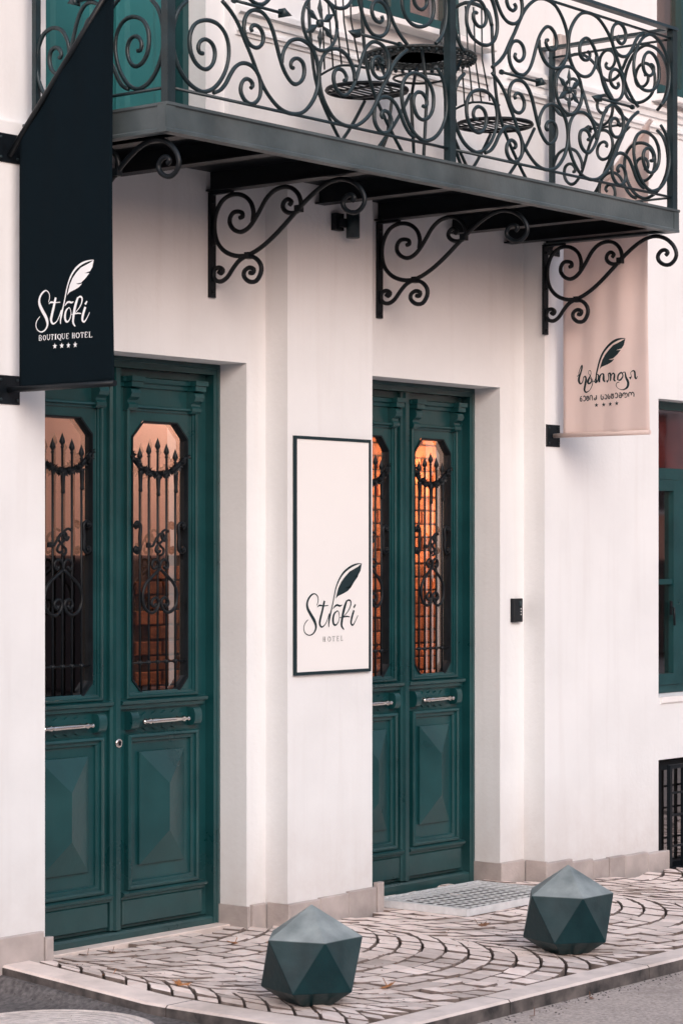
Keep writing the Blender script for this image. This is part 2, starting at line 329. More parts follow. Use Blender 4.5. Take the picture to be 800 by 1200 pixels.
# kerb
mb=MB(); mb.box(6.70,14.6,5.33,5.43,-.3,-.085); kerb=mb.build('kerb','joint',kind='structure')
def kstone(x0,x1,y0,y1):
    mb=MB(); n=8
    alongx=(x1-x0)>(y1-y0); c=.009
    def top(x,y): return gz(x,y)+.003
    vs=[];fs=[]
    for i in range(n+1):
        t=i/n
        if alongx:
            x=x0+.003+(x1-x0-.006)*t; w_=random.uniform(-.0012,.0012)
            pr=[(x,y0+w_,-.12),(x,y0+w_,top(x,y0)-c),(x,y0+c,top(x,y0)),(x,y1-.004,top(x,y1)),(x,y1,-.12)]
        else:
            y=y0+.003+(y1-y0-.006)*t; w_=random.uniform(-.0012,.0012)
            pr=[(x0+w_,y,-.12),(x0+w_,y,top(6.83,y)-c),(x0+c,y,top(6.83,y)),(x1-.004,y,top(6.83,y)),(x1,y,-.12)]
        vs+=pr
    m=5
    for i in range(n):
        for k in range(m-1): fs.append((i*m+k,i*m+k+1,(i+1)*m+k+1,(i+1)*m+k))
    fs+=[tuple(range(m)),tuple(n*m+k for k in range(m))]
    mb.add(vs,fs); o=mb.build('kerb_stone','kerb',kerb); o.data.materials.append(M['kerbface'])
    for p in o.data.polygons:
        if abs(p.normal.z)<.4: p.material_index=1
x=6.68
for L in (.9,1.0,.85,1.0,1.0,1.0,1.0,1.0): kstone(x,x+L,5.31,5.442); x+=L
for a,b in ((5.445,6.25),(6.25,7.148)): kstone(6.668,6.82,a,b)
# concrete strip along the sill of the first door
mb=MB(); mb.cbox(7.012,8.328,7.39,7.466,-.1,.006,.003); mb.build('threshold_strip','kerb',pavement)

# ================================================================ HOTEL BUILDING
hotel=thing('hotel_building','white plastered hotel facade with shallow pilasters and two tall green double doors','building',(8.77,7.6,0))
BK=7.72
mb=MB()
def W(x0,x1,y,z0,z1): mb.box(x0,x1,y,BK,z0,z1)
W(4.6,6.927,P0,-.2,3.45)
W(6.927,7.011,P1,-.2,3.45); W(7.011,8.329,P1,2.581,3.45); W(8.329,8.461,P1,-.2,3.45)
W(8.461,9.087,P0,-.2,3.45)
W(9.087,9.194,P1,-.2,3.45); W(9.194,10.332,P1,2.577,3.45); W(10.332,10.547,P1,-.2,3.45)
W(10.547,11.68,P0,-.2,3.45)
W(11.68,12.72,P0,2.583,3.45); W(11.68,12.72,P0,.55,.90); W(11.68,12.72,P0+.42,-.2,.55)
W(12.72,15.5,P0,-.2,3.45)
# upper storey
W(4.6,6.961,P0+.03,3.45,6.3); W(6.961,7.937,P0+.03,5.75,6.3); W(7.937,8.06,P0+.03,3.45,6.3)
W(8.06,8.93,P0,3.45,6.3); W(8.93,9.93,P0,3.45,4.25); W(8.93,9.93,P0,5.75,6.3)
W(9.93,11.663,P0,3.45,6.3); W(11.663,12.66,P0,3.45,4.25); W(11.663,12.66,P0,5.75,6.3); W(12.66,15.5,P0,3.45,6.3)
wall=mb.build('wall','plaster',hotel)
# room behind the doors
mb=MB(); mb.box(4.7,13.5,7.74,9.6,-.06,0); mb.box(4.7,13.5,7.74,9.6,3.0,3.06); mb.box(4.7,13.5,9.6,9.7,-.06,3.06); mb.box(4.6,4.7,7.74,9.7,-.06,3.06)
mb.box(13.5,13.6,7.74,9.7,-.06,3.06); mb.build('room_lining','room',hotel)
# interior brick wall, brick by brick, and added rose wall for the pane glow
mb=MB(); mb.box(10.30,12.6,8.41,8.6,0,3.0); mb.box(8.72,10.30,8.41,8.6,0,1.70); bw=mb.build('interior_brick_wall','mortar',hotel)
mb=MB(); mb.box(7.3,10.2995,8.395,8.6,1.7005,3.0); mb.build('pane_glow_wall','lobby',hotel)
shared=[]
for k in range(10):
    m2=MB(); j=lambda a:random.uniform(-a,a)
    m2.cbox(-.097+j(.004),.097+j(.004),-.016+j(.006),.012,-.033+j(.002),.033+j(.002),.005)
    o=m2.build('brick','brick'); shared.append(o.data); bpy.data.objects.remove(o)
bo=wloc(bw)
for r in range(21):
    z=.93+r*.076
    for c in range(17):
        x=8.83+c*.206+(.103 if r%2 else 0)
        if x<10.2 and z>1.66: continue
        o=bpy.data.objects.new('brick',random.choice(shared)); COL.objects.link(o); o.parent=bw
        o.location=Vector((x,8.405,z))-bo
# plinth stones
def pst(x0,x1,y,z0,z1,d=.022):
    m2=MB(); m2.cbox(x0+.0015,x1-.0015,y-d,y-.0005,z0,z1,.004); m2.build('plinth_stone','stone',hotel)
def pside(x,y0,y1,z0,z1,d=.016):        # stone facing -X on a reveal or pilaster side
    m2=MB(); c=.003
    m2.box(x-d,x-.0005,y0+.0015,y1-.0015,z0,z1); m2.build('plinth_stone','stone',hotel)
pst(5.6,6.30,P0,-.1,.167); pst(6.30,6.905,P0,-.1,.167); pst(6.905,6.952,P0,-.1,.14,.03)
pst(8.35,8.445,P1,-.1,.098); pst(8.445,8.675,P0,-.1,.102); pst(8.675,8.885,P0,-.1,.107); pst(8.885,9.095,P0,-.1,.114); pst(9.095,9.145,P0,-.1,.135,.03)
pside(8.329,P1-.02,PD-.002,-.1,.093); pside(8.461,P0-.02,P1-.022,-.1,.101)
pside(10.332,P1-.02,PD-.002,-.1,.093); pside(10.547,P0-.02,P1-.022,-.1,.092)
pst(10.315,10.531,P1,-.1,.095)
for a,b,z in ((10.531,10.78,.084),(10.78,10.98,.066),(10.98,11.135,.052),(11.135,11.29,.056),(11.29,11.525,.051),(11.525,11.775,.040)): pst(a,b,P0,-.2,z,.024 if a<11.1 else .03)
# string course upstairs
def course(x0,x1,z,d,h):
    m2=MB(); m2.ledge(x0,x1,[(P0-.0005,z-h),(P0-d*.35,z-h),(P0-d*.5,z-h*.55),(P0-d,z-h*.4),(P0-d,z),(P0-.0005,z+.012)]); m2.build('string_course','plaster',hotel)
course(8.10,10.04,4.155,.034,.06); course(10.2,14.5,4.215,.034,.06); course(10.14,14.5,4.11,.026,.04); course(8.10,10.0,4.06,.02,.03)
# windows ---------------------------------------------------------------
def sill(x0,x1,z0,z1,y0,y1,m='lighttrim'):
    m2=MB(); m2.ledge(x0,x1,[(y1,z0),(y0+.006,z0),(y0,z0+.006),(y0,z1-.012),(y1,z1)]); m2.build('window_sill',m,hotel)
def pane(p,x0,x1,y,z0,z1,m='glass2'):
    m2=MB(); m2.box(x0,x1,y,y+.006,z0,z1); return m2.build('pane',m,p)
def bars(m2,x0,x1,y0,y1,z0,z1,wd):
    m2.box(x0,x0+wd,y0,y1,z0,z1); m2.box(x1-wd,x1,y0,y1,z0,z1); m2.box(x0+wd,x1-wd,y0,y1,z0,z0+wd); m2.box(x0+wd,x1-wd,y0,y1,z1-wd,z1)
sill(11.70,12.70,.865,.915,P0-.012,P0+.16)
m2=MB(); bars(m2,11.682,12.718,7.275,7.36,.915,2.581,.045); m2.box(11.727,12.673,7.270,7.35,2.135,2.20); m2.box(12.06,12.13,7.268,7.352,.96,2.135)
wf=m2.build('window_frame','teal',hotel)
for a,b in ((11.729,12.058),(12.132,12.671)):
    m2=MB(); bars(m2,a,b,7.262,7.33,.962,2.133,.062); m2.box(a+.062,b-.062,7.268,7.318,1.535,1.565); c_=m2.build('casement','teal',wf)
    pane(wf,a+.06,b-.06,7.292,1.0,1.54); pane(wf,a+.06,b-.06,7.292,1.56,2.08)
pane(wf,11.72,12.68,7.30,2.20,2.54)
m2=MB(); m2.box(11.95,11.965,7.25,7.262,1.36,1.44); m2.tube([(11.957,7.257,1.40),(11.957,7.235,1.40),(11.957,7.232,1.30)],.007,6); m2.build('window_handle','black',wf)
m2=MB(); n=24
vs=[(11.72+i*.041,7.42+.012*math.sin(i*1.7),z) for z in (2.15,2.6) for i in range(n)]; m2.add(vs,[(i,i+1,i+1+n,i+n) for i in range(n-1)],True); m2.build('red_reflection_sheet','redreflect',hotel)  # painted reflection: red sheet added inside the transom
m2=MB(); vs=[(11.70+i*.041,7.50+.014*math.sin(i*1.9),z) for z in (.93,2.15) for i in range(n)]; m2.add(vs,[(i,i+1,i+1+n,i+n) for i in range(n-1)],True); m2.build('dark_pane_sheet','room',hotel)  # dark folded sheet added behind the casement panes
# basement window with grille
m2=MB(); bars(m2,11.76,12.70,P0+.06,P0+.115,-.10,.53,.05); bfr=m2.build('basement_window_frame','black',hotel); pane(bfr,11.8,12.66,P0+.09,-.06,.49); m2=MB(); m2.box(11.70,12.70,P0+.35,P0+.40,-.15,.54); m2.build('black_cellar_panel','black',hotel)  # black panel added behind the pane, painting in the cellar's darkness
m2=MB(); bars(m2,11.75,12.70,P0-.035,P0-.012,-.085,.518,.022)
for x in (11.90,12.05,12.20,12.35,12.50): m2.box(x-.008,x+.008,P0-.031,P0-.016,-.065,.498)
for z in (.06,.235,.36): m2.box(11.772,12.678,P0-.0355,P0-.030,z-.006,z+.006)
gr=m2.build('basement_grille','black',hotel)
# upper windows
for (a,b) in ((8.93,9.93),(11.663,12.66)):
    sill(a-.06,b+.06,4.245,4.29,P0-.09,P0+.12)
    m2=MB(); bars(m2,a+.001,b-.001,7.275,7.36,4.29,5.748,.05); m2.box((a+b)/2-.03,(a+b)/2+.03,7.27,7.355,4.34,5.70); m2.box(a+.05,(a+b)/2-.03,7.275,7.35,5.1,5.15); m2.box((a+b)/2+.03,b-.05,7.275,7.35,5.1,5.15)
    uf=m2.build('window_frame','teal',hotel)
    for c0,c1 in ((a+.05,(a+b)/2-.03),((a+b)/2+.03,b-.05)):
        m2=MB(); bars(m2,c0+.002,c1-.002,7.262,7.33,4.342,5.098,.045); m2.build('casement','teal',uf); pane(uf,c0+.04,c1-.04,7.30,4.38,5.06); pane(uf,c0,c1,7.31,5.15,5.70)
    m2=MB(); n=40; vs=[(a+.02+i*(b-a-.04)/(n-1),7.43+.016*math.sin(i*1.5),z) for z in (4.26,5.75) for i in range(n)]; m2.add(vs,[(i,i+1,i+1+n,i+n) for i in range(n-1)],True); m2.build('curtain','curtain',hotel)
# balcony door
m2=MB(); m2.box(6.962,7.0,7.30,7.40,3.45,5.748); m2.box(7.898,7.936,7.30,7.40,3.45,5.748); m2.box(7.0,7.898,7.30,7.40,5.70,5.748); bd=m2.build('balcony_door_frame','teal',hotel)
for a,b in ((7.003,7.447),(7.451,7.895)):
    m2=MB(); m2.box(a,b,7.345,7.39,3.47,5.697); dl=m2.build('balcony_door_leaf','teal_up',hotel)
    m2=MB(); m2.frame(a+.06,b-.06,3.56,4.3,[(0,7.345),(0,7.335),(.02,7.332),(.032,7.350),(.045,7.350),(.09,7.338)]); m2.add([(a+.15,7.338,3.65),(b-.15,7.338,3.65),(b-.15,7.338,4.21),(a+.15,7.338,4.21)],[(0,1,2,3)]); m2.build('panel','teal_up',dl)
    m2=MB(); m2.frame(a+.06,b-.06,4.42,5.62,[(0,7.345),(0,7.335),(.02,7.332),(.032,7.344)]); m2.build('moulding','teal_up',dl)
m2=MB(); m2.box(7.43,7.47,7.325,7.3445,3.48,5.69); m2.build('astragal','teal_up',hotel)

# ---- entrance doors ------------------------------------------------------
YL=7.515   # leaf face
def leaf(cx,s,flip,hb):
    """one door leaf; cx centre, s width factor, flip mirrors left-right"""
    X=lambda t: cx+(-t if flip else t)*s
    def bx(m_,a,b,y0,y1,z0,z1,c=None):
        a,b=sorted((X(a),X(b)))
        m_.cbox(a,b,y0,y1,z0,z1,c) if c else m_.box(a,b,y0,y1,z0,z1)
    L=MB(); gx=.184; g0,g1=1.07,2.305; cz=.072; cxw=.072
    bx(L,-.307,-gx,YL,YL+.045,.045,2.5315); bx(L,gx,.307,YL,YL+.045,.045,2.5315)
    bx(L,-gx,gx,YL,YL+.045,.045,g0); bx(L,-gx,gx,YL,YL+.045,g1,2.5315)
    for sx in (-1,1):
        for z,dz in ((g0,cz),(g1,-cz)):
            L.prism([(X(sx*gx),z),(X(sx*gx),z+dz),(X(sx*(gx-cxw)),z)],'y',YL,YL+.045)
    lf=L.build('door_leaf','teal',hotel)
    # glazing bead round the octagon
    oc=[(-gx+cxw,g0),(gx-cxw,g0),(gx,g0+cz),(gx,g1-cz),(gx-cxw,g1),(-gx+cxw,g1),(-gx,g1-cz),(-gx,g0+cz)]
    oc=[(X(a),b) for a,b in oc]; cc=(X(0),(g0+g1)/2)
    def ins(p,k): return (p[0]-math.copysign(k,p[0]-cc[0]),p[1]-math.copysign(k*1.0,p[1]-cc[1]))
    m2=MB(); vs=[]
    for k,y in ((-.002,YL-.0012),(.000,YL-.006),(.006,YL-.006),(.010,YL+.012),(.010,YL+.03)):
        vs+=[(ins(p,k)[0],y,ins(p,k)[1]) for p in oc]
    m2.add(vs,[(r*8+i,r*8+(i+1)%8,r*8+8+(i+1)%8,r*8+8+i) for r in range(4) for i in range(8)]); m2.build('glazing_bead','black',lf)
    m2=MB(); m2.box(X(0)-gx*s+.003,X(0)+gx*s-.003,YL+.030,YL+.035,g0+.001,g1-.001); m2.build('pane','glass',lf)
    # upper moulding frame
    m2=MB(); a,b=sorted((X(-.232),X(.232)))
    m2.frame(a,b,1.062,2.372,[(0,YL+.001),(0,YL-.020),(.003,YL-.024),(.011,YL-.026),(.015,YL-.020),(.016,YL-.012),(.025,YL-.010),(.026,YL-.001),(.03,YL+.001)]); m2.build('moulding','teal',lf)
    # top cornice
    m2=MB(); a,b=sorted((X(-.268),X(.268)))
    m2.ledge(a,b,[(YL,2.45),(YL-.012,2.452),(YL-.016,2.468),(YL-.032,2.474),(YL-.036,2.492),(YL,2.50)]); m2.build('cornice','teal',lf)
    # corbels (S profile)
    for t in (-.208,.208):
        a,b=X(t)-.030*s,X(t)+.030*s
        pr=[(YL,2.345),(YL-.026,2.348),(YL-.036,2.358),(YL-.036,2.372),(YL-.028,2.382),(YL-.028,2.392),(YL-.048,2.405),(YL-.055,2.422),(YL-.050,2.438),(YL-.038,2.447),(YL,2.449)]
        m2=MB(); m2.prism(pr,'x',a,b); m2.box(a-.006,b+.006,YL-.062,YL,2.4495,2.4735); m2.box(a-.012,b+.012,YL-.07,YL,2.474,2.496); m2.build('corbel','teal',lf)
    # middle ledge
    m2=MB(); a,b=sorted((X(-.280),X(.280)))
    m2.ledge(a,b,[(YL,1.016),(YL-.018,1.018),(YL-.020,1.034),(YL-.038,1.040),(YL-.042,1.054),(YL,1.064)]); m2.build('ledge','teal',lf)
    # scroll blocks either side of the handle
    for t in (-.205,.205):
        a,b=X(t)-.024*s,X(t)+.024*s
        pr=[(YL,.922)]+[(YL-.030-.020*math.cos(q),.966+.040*math.sin(q)) for q in [R(x) for x in range(-90,91,18)]]+[(YL,1.006)]
        m2=MB(); m2.prism([(YL-max(0,YL-y),z) for y,z in pr],'x',a,b); m2.build('scroll_block','teal',lf)
    # wavy back plate + handle
    m2=MB(); up=[];dn=[]
    for i in range(37):
        t=-.158+.316*i/36; wv=.036+.006*math.cos(i*2*math.pi/7.2)-(.018*(abs(t)/.158)**6); up.append((X(t),.958+wv)); dn.append((X(t),.958-wv))
    m2.prism(up+dn[::-1],'y',YL-.008,YL-.0005); m2.build('back_plate','teal',lf)
    m2=MB(); c=(X(0),YL-.042,.958); hl=.145*s
    for sg in (-1,1): m2.lathe('y',(X(0)+sg*hl*.72,YL-.042,.958),[(.004,-.008),(.011,-.002),(.011,.004),(.006,.012),(.006,.026),(.013,.030),(.013,.034)],12)
    prof=[(.002,-hl-.008),(.008,-hl-.004),(.009,-hl+.004),(.004,-hl+.010),(.008,-hl+.016),(.006,-hl+.022),(.0125,-hl+.034),(.006,-hl+.048),(.009,-hl+.055),(.0085,-hl*.3),(.009,0)]
    prof=prof+[(r,-t) for r,t in prof[::-1][1:]]; prof=[(r*1.25,t) for r,t in prof]
    m2.lathe('x',c,prof,14); m2.build('door_handle','chrome',lf)
    # lower panel: stepped moulding + diamond-cut raised field
    m2=MB(); a,b=sorted((X(-.232),X(.232))); z0,z1=.212,.905
    m2.frame(a,b,z0,z1,[(0,YL+.001),(0,YL-.026),(.003,YL-.031),(.013,YL-.034),(.019,YL-.028),(.020,YL-.018),(.034,YL-.016),(.038,YL-.010),(.039,YL-.001),(.052,YL+.001)]); m2.build('moulding','teal',lf)
    m2=MB(); a,b=sorted((X(-.147),X(.147))); z0,z1=.318,.822; mx=(a+b)/2; dz=.147
    m2.add([(a,YL+.0005,z0),(b,YL+.0005,z0),(b,YL+.0005,z1),(a,YL+.0005,z1),(a,YL-.014,z0),(b,YL-.014,z0),(b,YL-.014,z1),(a,YL-.014,z1),(mx,YL-.062,z0+dz),(mx,YL-.062,z1-dz)],
      [(0,1,5,4),(1,2,6,5),(2,3,7,6),(3,0,4,7),(4,5,8),(5,6,9,8),(6,7,9),(7,4,8,9)]); m2.build('raised_panel','teal',lf)
    m2=MB(); a,b=sorted((X(-.262),X(.262)))
    m2.ledge(a-.012,b+.012,[(YL,.172),(YL-.024,.174),(YL-.026,.184),(YL-.040,.190),(YL-.044,.202),(YL-.03,.209),(YL,.2115)]); m2.build('lower_ledge','teal',lf)
    m2=MB(); m2.cbox(a,b,YL-.022,YL,.060,.1715,.005); m2.build('kick_panel','teal',lf)
    # ---- wrought iron grille
    YG=YL+.006; gm=MB(); r=.0060
    Z=lambda z:z
    bx_=(-.124,-.066,-.008,.050,.108); tips=(2.175,2.198,2.222,2.198,2.175)
    for t,zt in zip(bx_,tips):
        lo=g0+.004 if abs(t+.008)<.1 else g0+.03
        gm.tube([(X(t),YG,lo),(X(t),YG,zt-.05)],r,6)
        gm.lathe('z',(X(t),YG,zt-.056),[(.006,0),(.009,.004),(.005,.010),(.0065,.014),(.0135,.026),(.010,.040),(.004,.056),(.001,.066)],8)
        gm.lathe('z',(X(t),YG,0),[(.005,1.209),(.011,1.213),(.012,1.219),(.011,1.225),(.005,1.229)],8)
    gm.tube([(X(-.182),YG,1.219),(X(.182),YG,1.219)],.004,6)
    for t,zb in ((-.124,1.985),(-.008,1.968),(.108,1.985)):
        gm.lathe('z',(X(t),YG-.004,zb),[(.007,0),(.010,.006),(.008,.02),(.011,.085),(.013,.095)],8)
    # garland: swag of leaves and little roses
    gl=crom([(-.182,YG,2.150),(-.124,YG,2.098),(-.07,YG,2.074),(-.008,YG,2.066),(.05,YG,2.076),(.108,YG,2.100),(.182,YG,2.150)],6)
    gl=[Vector((X(p[0]),p[1],p[2])) for p in gl]
    gm.tube(gl,.011,6)
    rnd=random.Random(3)
    for p in gl[::1]:
        for q in range(6):
            a_=rnd.uniform(0,6.28); d=Vector((math.cos(a_),0,math.sin(a_)))*rnd.uniform(.014,.030)
            e=p+d+Vector((0,-rnd.uniform(.004,.018),0)); sd_=Vector((-d.z,0,d.x)).normalized()*.007
            gm.add([p,p+d*.5+sd_+Vector((0,-.008,0)),e,p+d*.5-sd_+Vector((0,-.004,0))],[(0,1,2),(0,2,3)])
    for p in gl[3::6]:
        for k in range(3): gm.lathe('y',(p.x,YG-.012-.004*k,p.z),[(.013-.003*k,0),(.012-.003*k,-.005)],9)
    # heart-shaped scroll with four volutes
    for sg in (-1,1):
        h=[(-.004,1.640),(-.052,1.607),(-.095,1.573),(-.116,1.530),(-.112,1.480),(-.085,1.450),(-.05,1.442),(-.020,1.462),(-.012,1.492),(-.030,1.510),(-.054,1.500),(-.058,1.480),(-.042,1.470),(-.032,1.482)]
        gm.tube([(X(sg*(p[0]+.004)-.004),YG-.010,p[1]) for p in crom([(a,b,0) for a,b in h],3)],.0075,6)
        h=[(-.004,1.640),(-.010,1.668),(-.03,1.682),(-.054,1.672),(-.056,1.650),(-.040,1.640),(-.030,1.652)]
        gm.tube([(X(sg*(p[0]+.004)-.004),YG-.010,p[1]) for p in crom([(a,b,0) for a,b in h],3)],.0070,6)
        # C scrolls at the sides
        h=[(-.150,1.822),(-.160,1.836),(-.146,1.850),(-.128,1.840),(-.124,1.82),(-.128,1.78),(-.126,1.745),(-.130,1.722),(-.148,1.712),(-.162,1.724),(-.152,1.740)]
        gm.tube([(X(sg*p[0]-.004),YG-.008,p[1]) for p in crom([(a,b,0) for a,b in h],3)],.0085,6)
        for zz in (1.836,1.726):
            for q in range(3): gm.lathe('y',(X(sg*.150-.004),YG-.016-.004*q,zz),[(.015-.004*q,0),(.013-.004*q,-.006)],10)
        gm.tube([(X(sg*.182),YG,1.828),(X(sg*.124),YG-.006,1.828)],.004,5); gm.tube([(X(sg*.182),YG,1.730),(X(sg*.124),YG-.006,1.730)],.004,5)
    # central interlaced monogram of curls
    for h in ([(-.078,1.745),(-.055,1.742),(-.04,1.76),(-.014,1.792),(.012,1.800),(.022,1.782),(.004,1.762),(-.022,1.746),(-.034,1.724),(-.018,1.712),(-.002,1.722)],
              [(.052,1.808),(.03,1.816),(.008,1.804),(.006,1.78),(.024,1.766),(.036,1.782)],[(-.006,1.700),(.014,1.708),(.018,1.728),(.0,1.742),(-.026,1.77),(-.012,1.79)]):
        gm.tube([(X(p[0])if not flip else 2*cx-X(p[0]),YG-.012,p[1]) for p in crom([(a,b,0) for a,b in h],3)],.0062,6)
    gx_=X(-.078) if not flip else 2*cx-X(-.078)
    gm.box(gx_-.012,gx_+.010,YG-.016,YG-.006,1.735,1.757)
    gm.build('grille','black',lf)
    return lf
for (xa,xb) in ((7.011,8.329),(9.194,10.332)):
    fw=.044
    m2=MB(); m2.box(xa+.0005,xa+fw,PD,7.60,-.12,2.5795); m2.box(xb-fw,xb-.0005,PD,7.60,-.12,2.5795)
    m2.box(xa+fw,xb-fw,PD,7.60,2.532,2.5795); m2.ledge(xa+fw,xb-fw,[(7.60,-.12),(PD+.004,-.12),(PD+.004,.030),(PD+.014,.040),(7.60,.043)])
    m2.build('door_frame','teal',hotel)
    m2=MB(); m2.frame(xa+.010,xb-.010,-.14,2.570,[(0,PD-.001),(.0,PD-.005),(.010,PD-.007),(.014,PD-.001)]); m2.build('frame_bead','teal',hotel)
    mid=(xa+xb)/2; lw=(xb-xa-2*fw)/2; s=lw/.615
    leaf(mid+lw/2,s,False,0); leaf(mid-lw/2,s,True,0)
    m2=MB(); m2.ledge(0,1,[(0,0)]*3) if False else None
    ap=[(mid-.034,YL-.001),(mid-.034,YL-.020),(mid-.020,YL-.026),(mid-.014,YL-.040),(mid+.014,YL-.040),(mid+.020,YL-.026),(mid+.034,YL-.020),(mid+.034,YL-.001)]
    m2=MB(); m2.prism(ap,'z',.046,2.529); ast=m2.build('astragal','teal',hotel)
    if xa<8:
        m2=MB(); m2.lathe('y',(mid,YL-.041,.872),[(.021,0),(.021,-.003),(.018,-.006),(.013,-.007)],20); lk=m2.build('lock','chrome',ast)
        m2=MB(); m2.lathe('y',(mid-.0,YL-.0495,.876),[(.006,0),(.006,-.002)],10); m2.box(mid-.003,mid+.003,YL-.0515,YL-.0495,.862,.874); m2.build('keyhole','black',ast)
# warm pendant lamp inside, lighting the brick wall behind the second door
lampT=thing('pendant_lamp','glowing warm globe lamp hanging in the lobby in front of the brick wall','lamp',(11.35,8.0,2.62))
m2=MB(); m2.tube([(11.35,8.0,3.0),(11.35,8.0,2.7)],.006,6); m2.build('lamp_cord','black',lampT)
gm_=bpy.data.materials.new('warm_globe'); gm_.use_nodes=True; b_=gm_.node_tree.nodes['Principled BSDF']; b_.inputs['Emission Color'].default_value=(1,.65,.4,1); b_.inputs['Emission Strength'].default_value=6
m2=MB(); m2.lathe('z',(11.35,8.0,2.62),[(.08*math.sin(R(a))+.001,-.08*math.cos(R(a))) for a in range(0,181,18)],16); m2.build('globe',gm_,lampT)
pl=bpy.data.lights.new('lamp_light','POINT'); pl.energy=95; pl.color=(1,.60,.36); pl.shadow_soft_size=.12; po=bpy.data.objects.new('lamp_light',pl); COL.objects.link(po); po.parent=lampT; po.location=(-.25,-.05,-.45)
lt2=thing('added_fill_lamp','added unseen round lamp brightening the view through the first door','lamp',(9.0,7.98,2.98))  # added fill lamp, lights the rose wall seen through the first door
m2=MB(); m2.lathe('z',(9.0,7.98,2.93),[(.02,0),(.12,.01),(.14,.03),(.14,.068)],20); m2.build('globe',gm_,lt2)
pl2=bpy.data.lights.new('lamp_light','POINT'); pl2.energy=40; pl2.color=(1,.82,.72); pl2.shadow_soft_size=.12; po2=bpy.data.objects.new('lamp_light',pl2); COL.objects.link(po2); po2.parent=lt2; po2.location=(0,0,-.14)
# glimpsed lobby things behind the first door
tl=thing('table_lamp','round orange lampshade on a dark stand glimpsed behind the left door glass','lamp',(8.02,8.95,0))
m2=MB(); m2.lathe('z',(8.02,8.95,1.50),[(.06,-.10),(.105,-.06),(.12,0),(.10,.06),(.05,.10)],18); m2.build('lamp_shade','lampshade',tl)
m2=MB(); m2.lathe('z',(8.02,8.95,0),[(.14,0),(.14,.02),(.02,.04),(.015,1.4)],12); m2.build('stand','black',tl)
# ================================================================ BALCONY
FY=6.37; BX0,BX1=6.80,10.58; ZB,ZT=3.333,3.448
bal=thing('balcony','long iron balcony with scrollwork railing above the two green doors','balcony',(8.69,7.16,3.33))
m2=MB(); m2.box(BX0+.012,BX1-.012,FY+.012,P0-.001,3.424,ZT-.003); m2.box(6.928,8.460,P0-.001,P1-.001,3.424,3.4495); m2.box(9.088,10.546,P0-.001,P1-.001,3.424,3.4495); m2.build('deck','black',bal)
m2=MB()
m2.ledge(BX0,BX1,[(FY+.05,ZB),(FY,ZB),(FY,ZB+.012),(FY+.006,ZB+.018),(FY+.006,ZT-.016),(FY-.003,ZT-.011),(FY-.003,ZT),(FY+.05,ZT),(FY+.05,ZT-.006),(FY+.012,ZT-.006),(FY+.012,ZB+.006),(FY+.05,ZB+.006)]); m2.build('front_channel','fascia',bal)
for xs_,sg in ((BX0,1),(BX1,-1)):
    m2=MB(); pr=[(xs_+sg*.05,ZB),(xs_,ZB),(xs_,ZB+.012),(xs_+sg*.006,ZB+.018),(xs_+sg*.006,ZT-.016),(xs_,ZT-.011),(xs_,ZT-.001),(xs_+sg*.05,ZT-.001),(xs_+sg*.05,ZT-.006),(xs_+sg*.011,ZT-.006),(xs_+sg*.011,ZB+.006),(xs_+sg*.05,ZB+.006)]
    m2.prism(pr,'y',FY+.0505,P0-.001); m2.build('side_channel','fascia',bal)
for x in (7.475,8.085,8.69,9.304,9.915,10.40,6.95):
    yb=P1-.0 if (6.927<x<8.461 or 9.087<x<10.547) else P0-.0
    m2=MB(); m2.prism([(x-.035,ZB+.001),(x+.035,ZB+.001),(x+.035,ZB+.008),(x+.004,ZB+.010),(x+.004,3.4235),(x-.004,3.4235),(x-.004,ZB+.010),(x-.035,ZB+.008)],'y',FY+.052,yb-.001); m2.build('joist','black',bal)
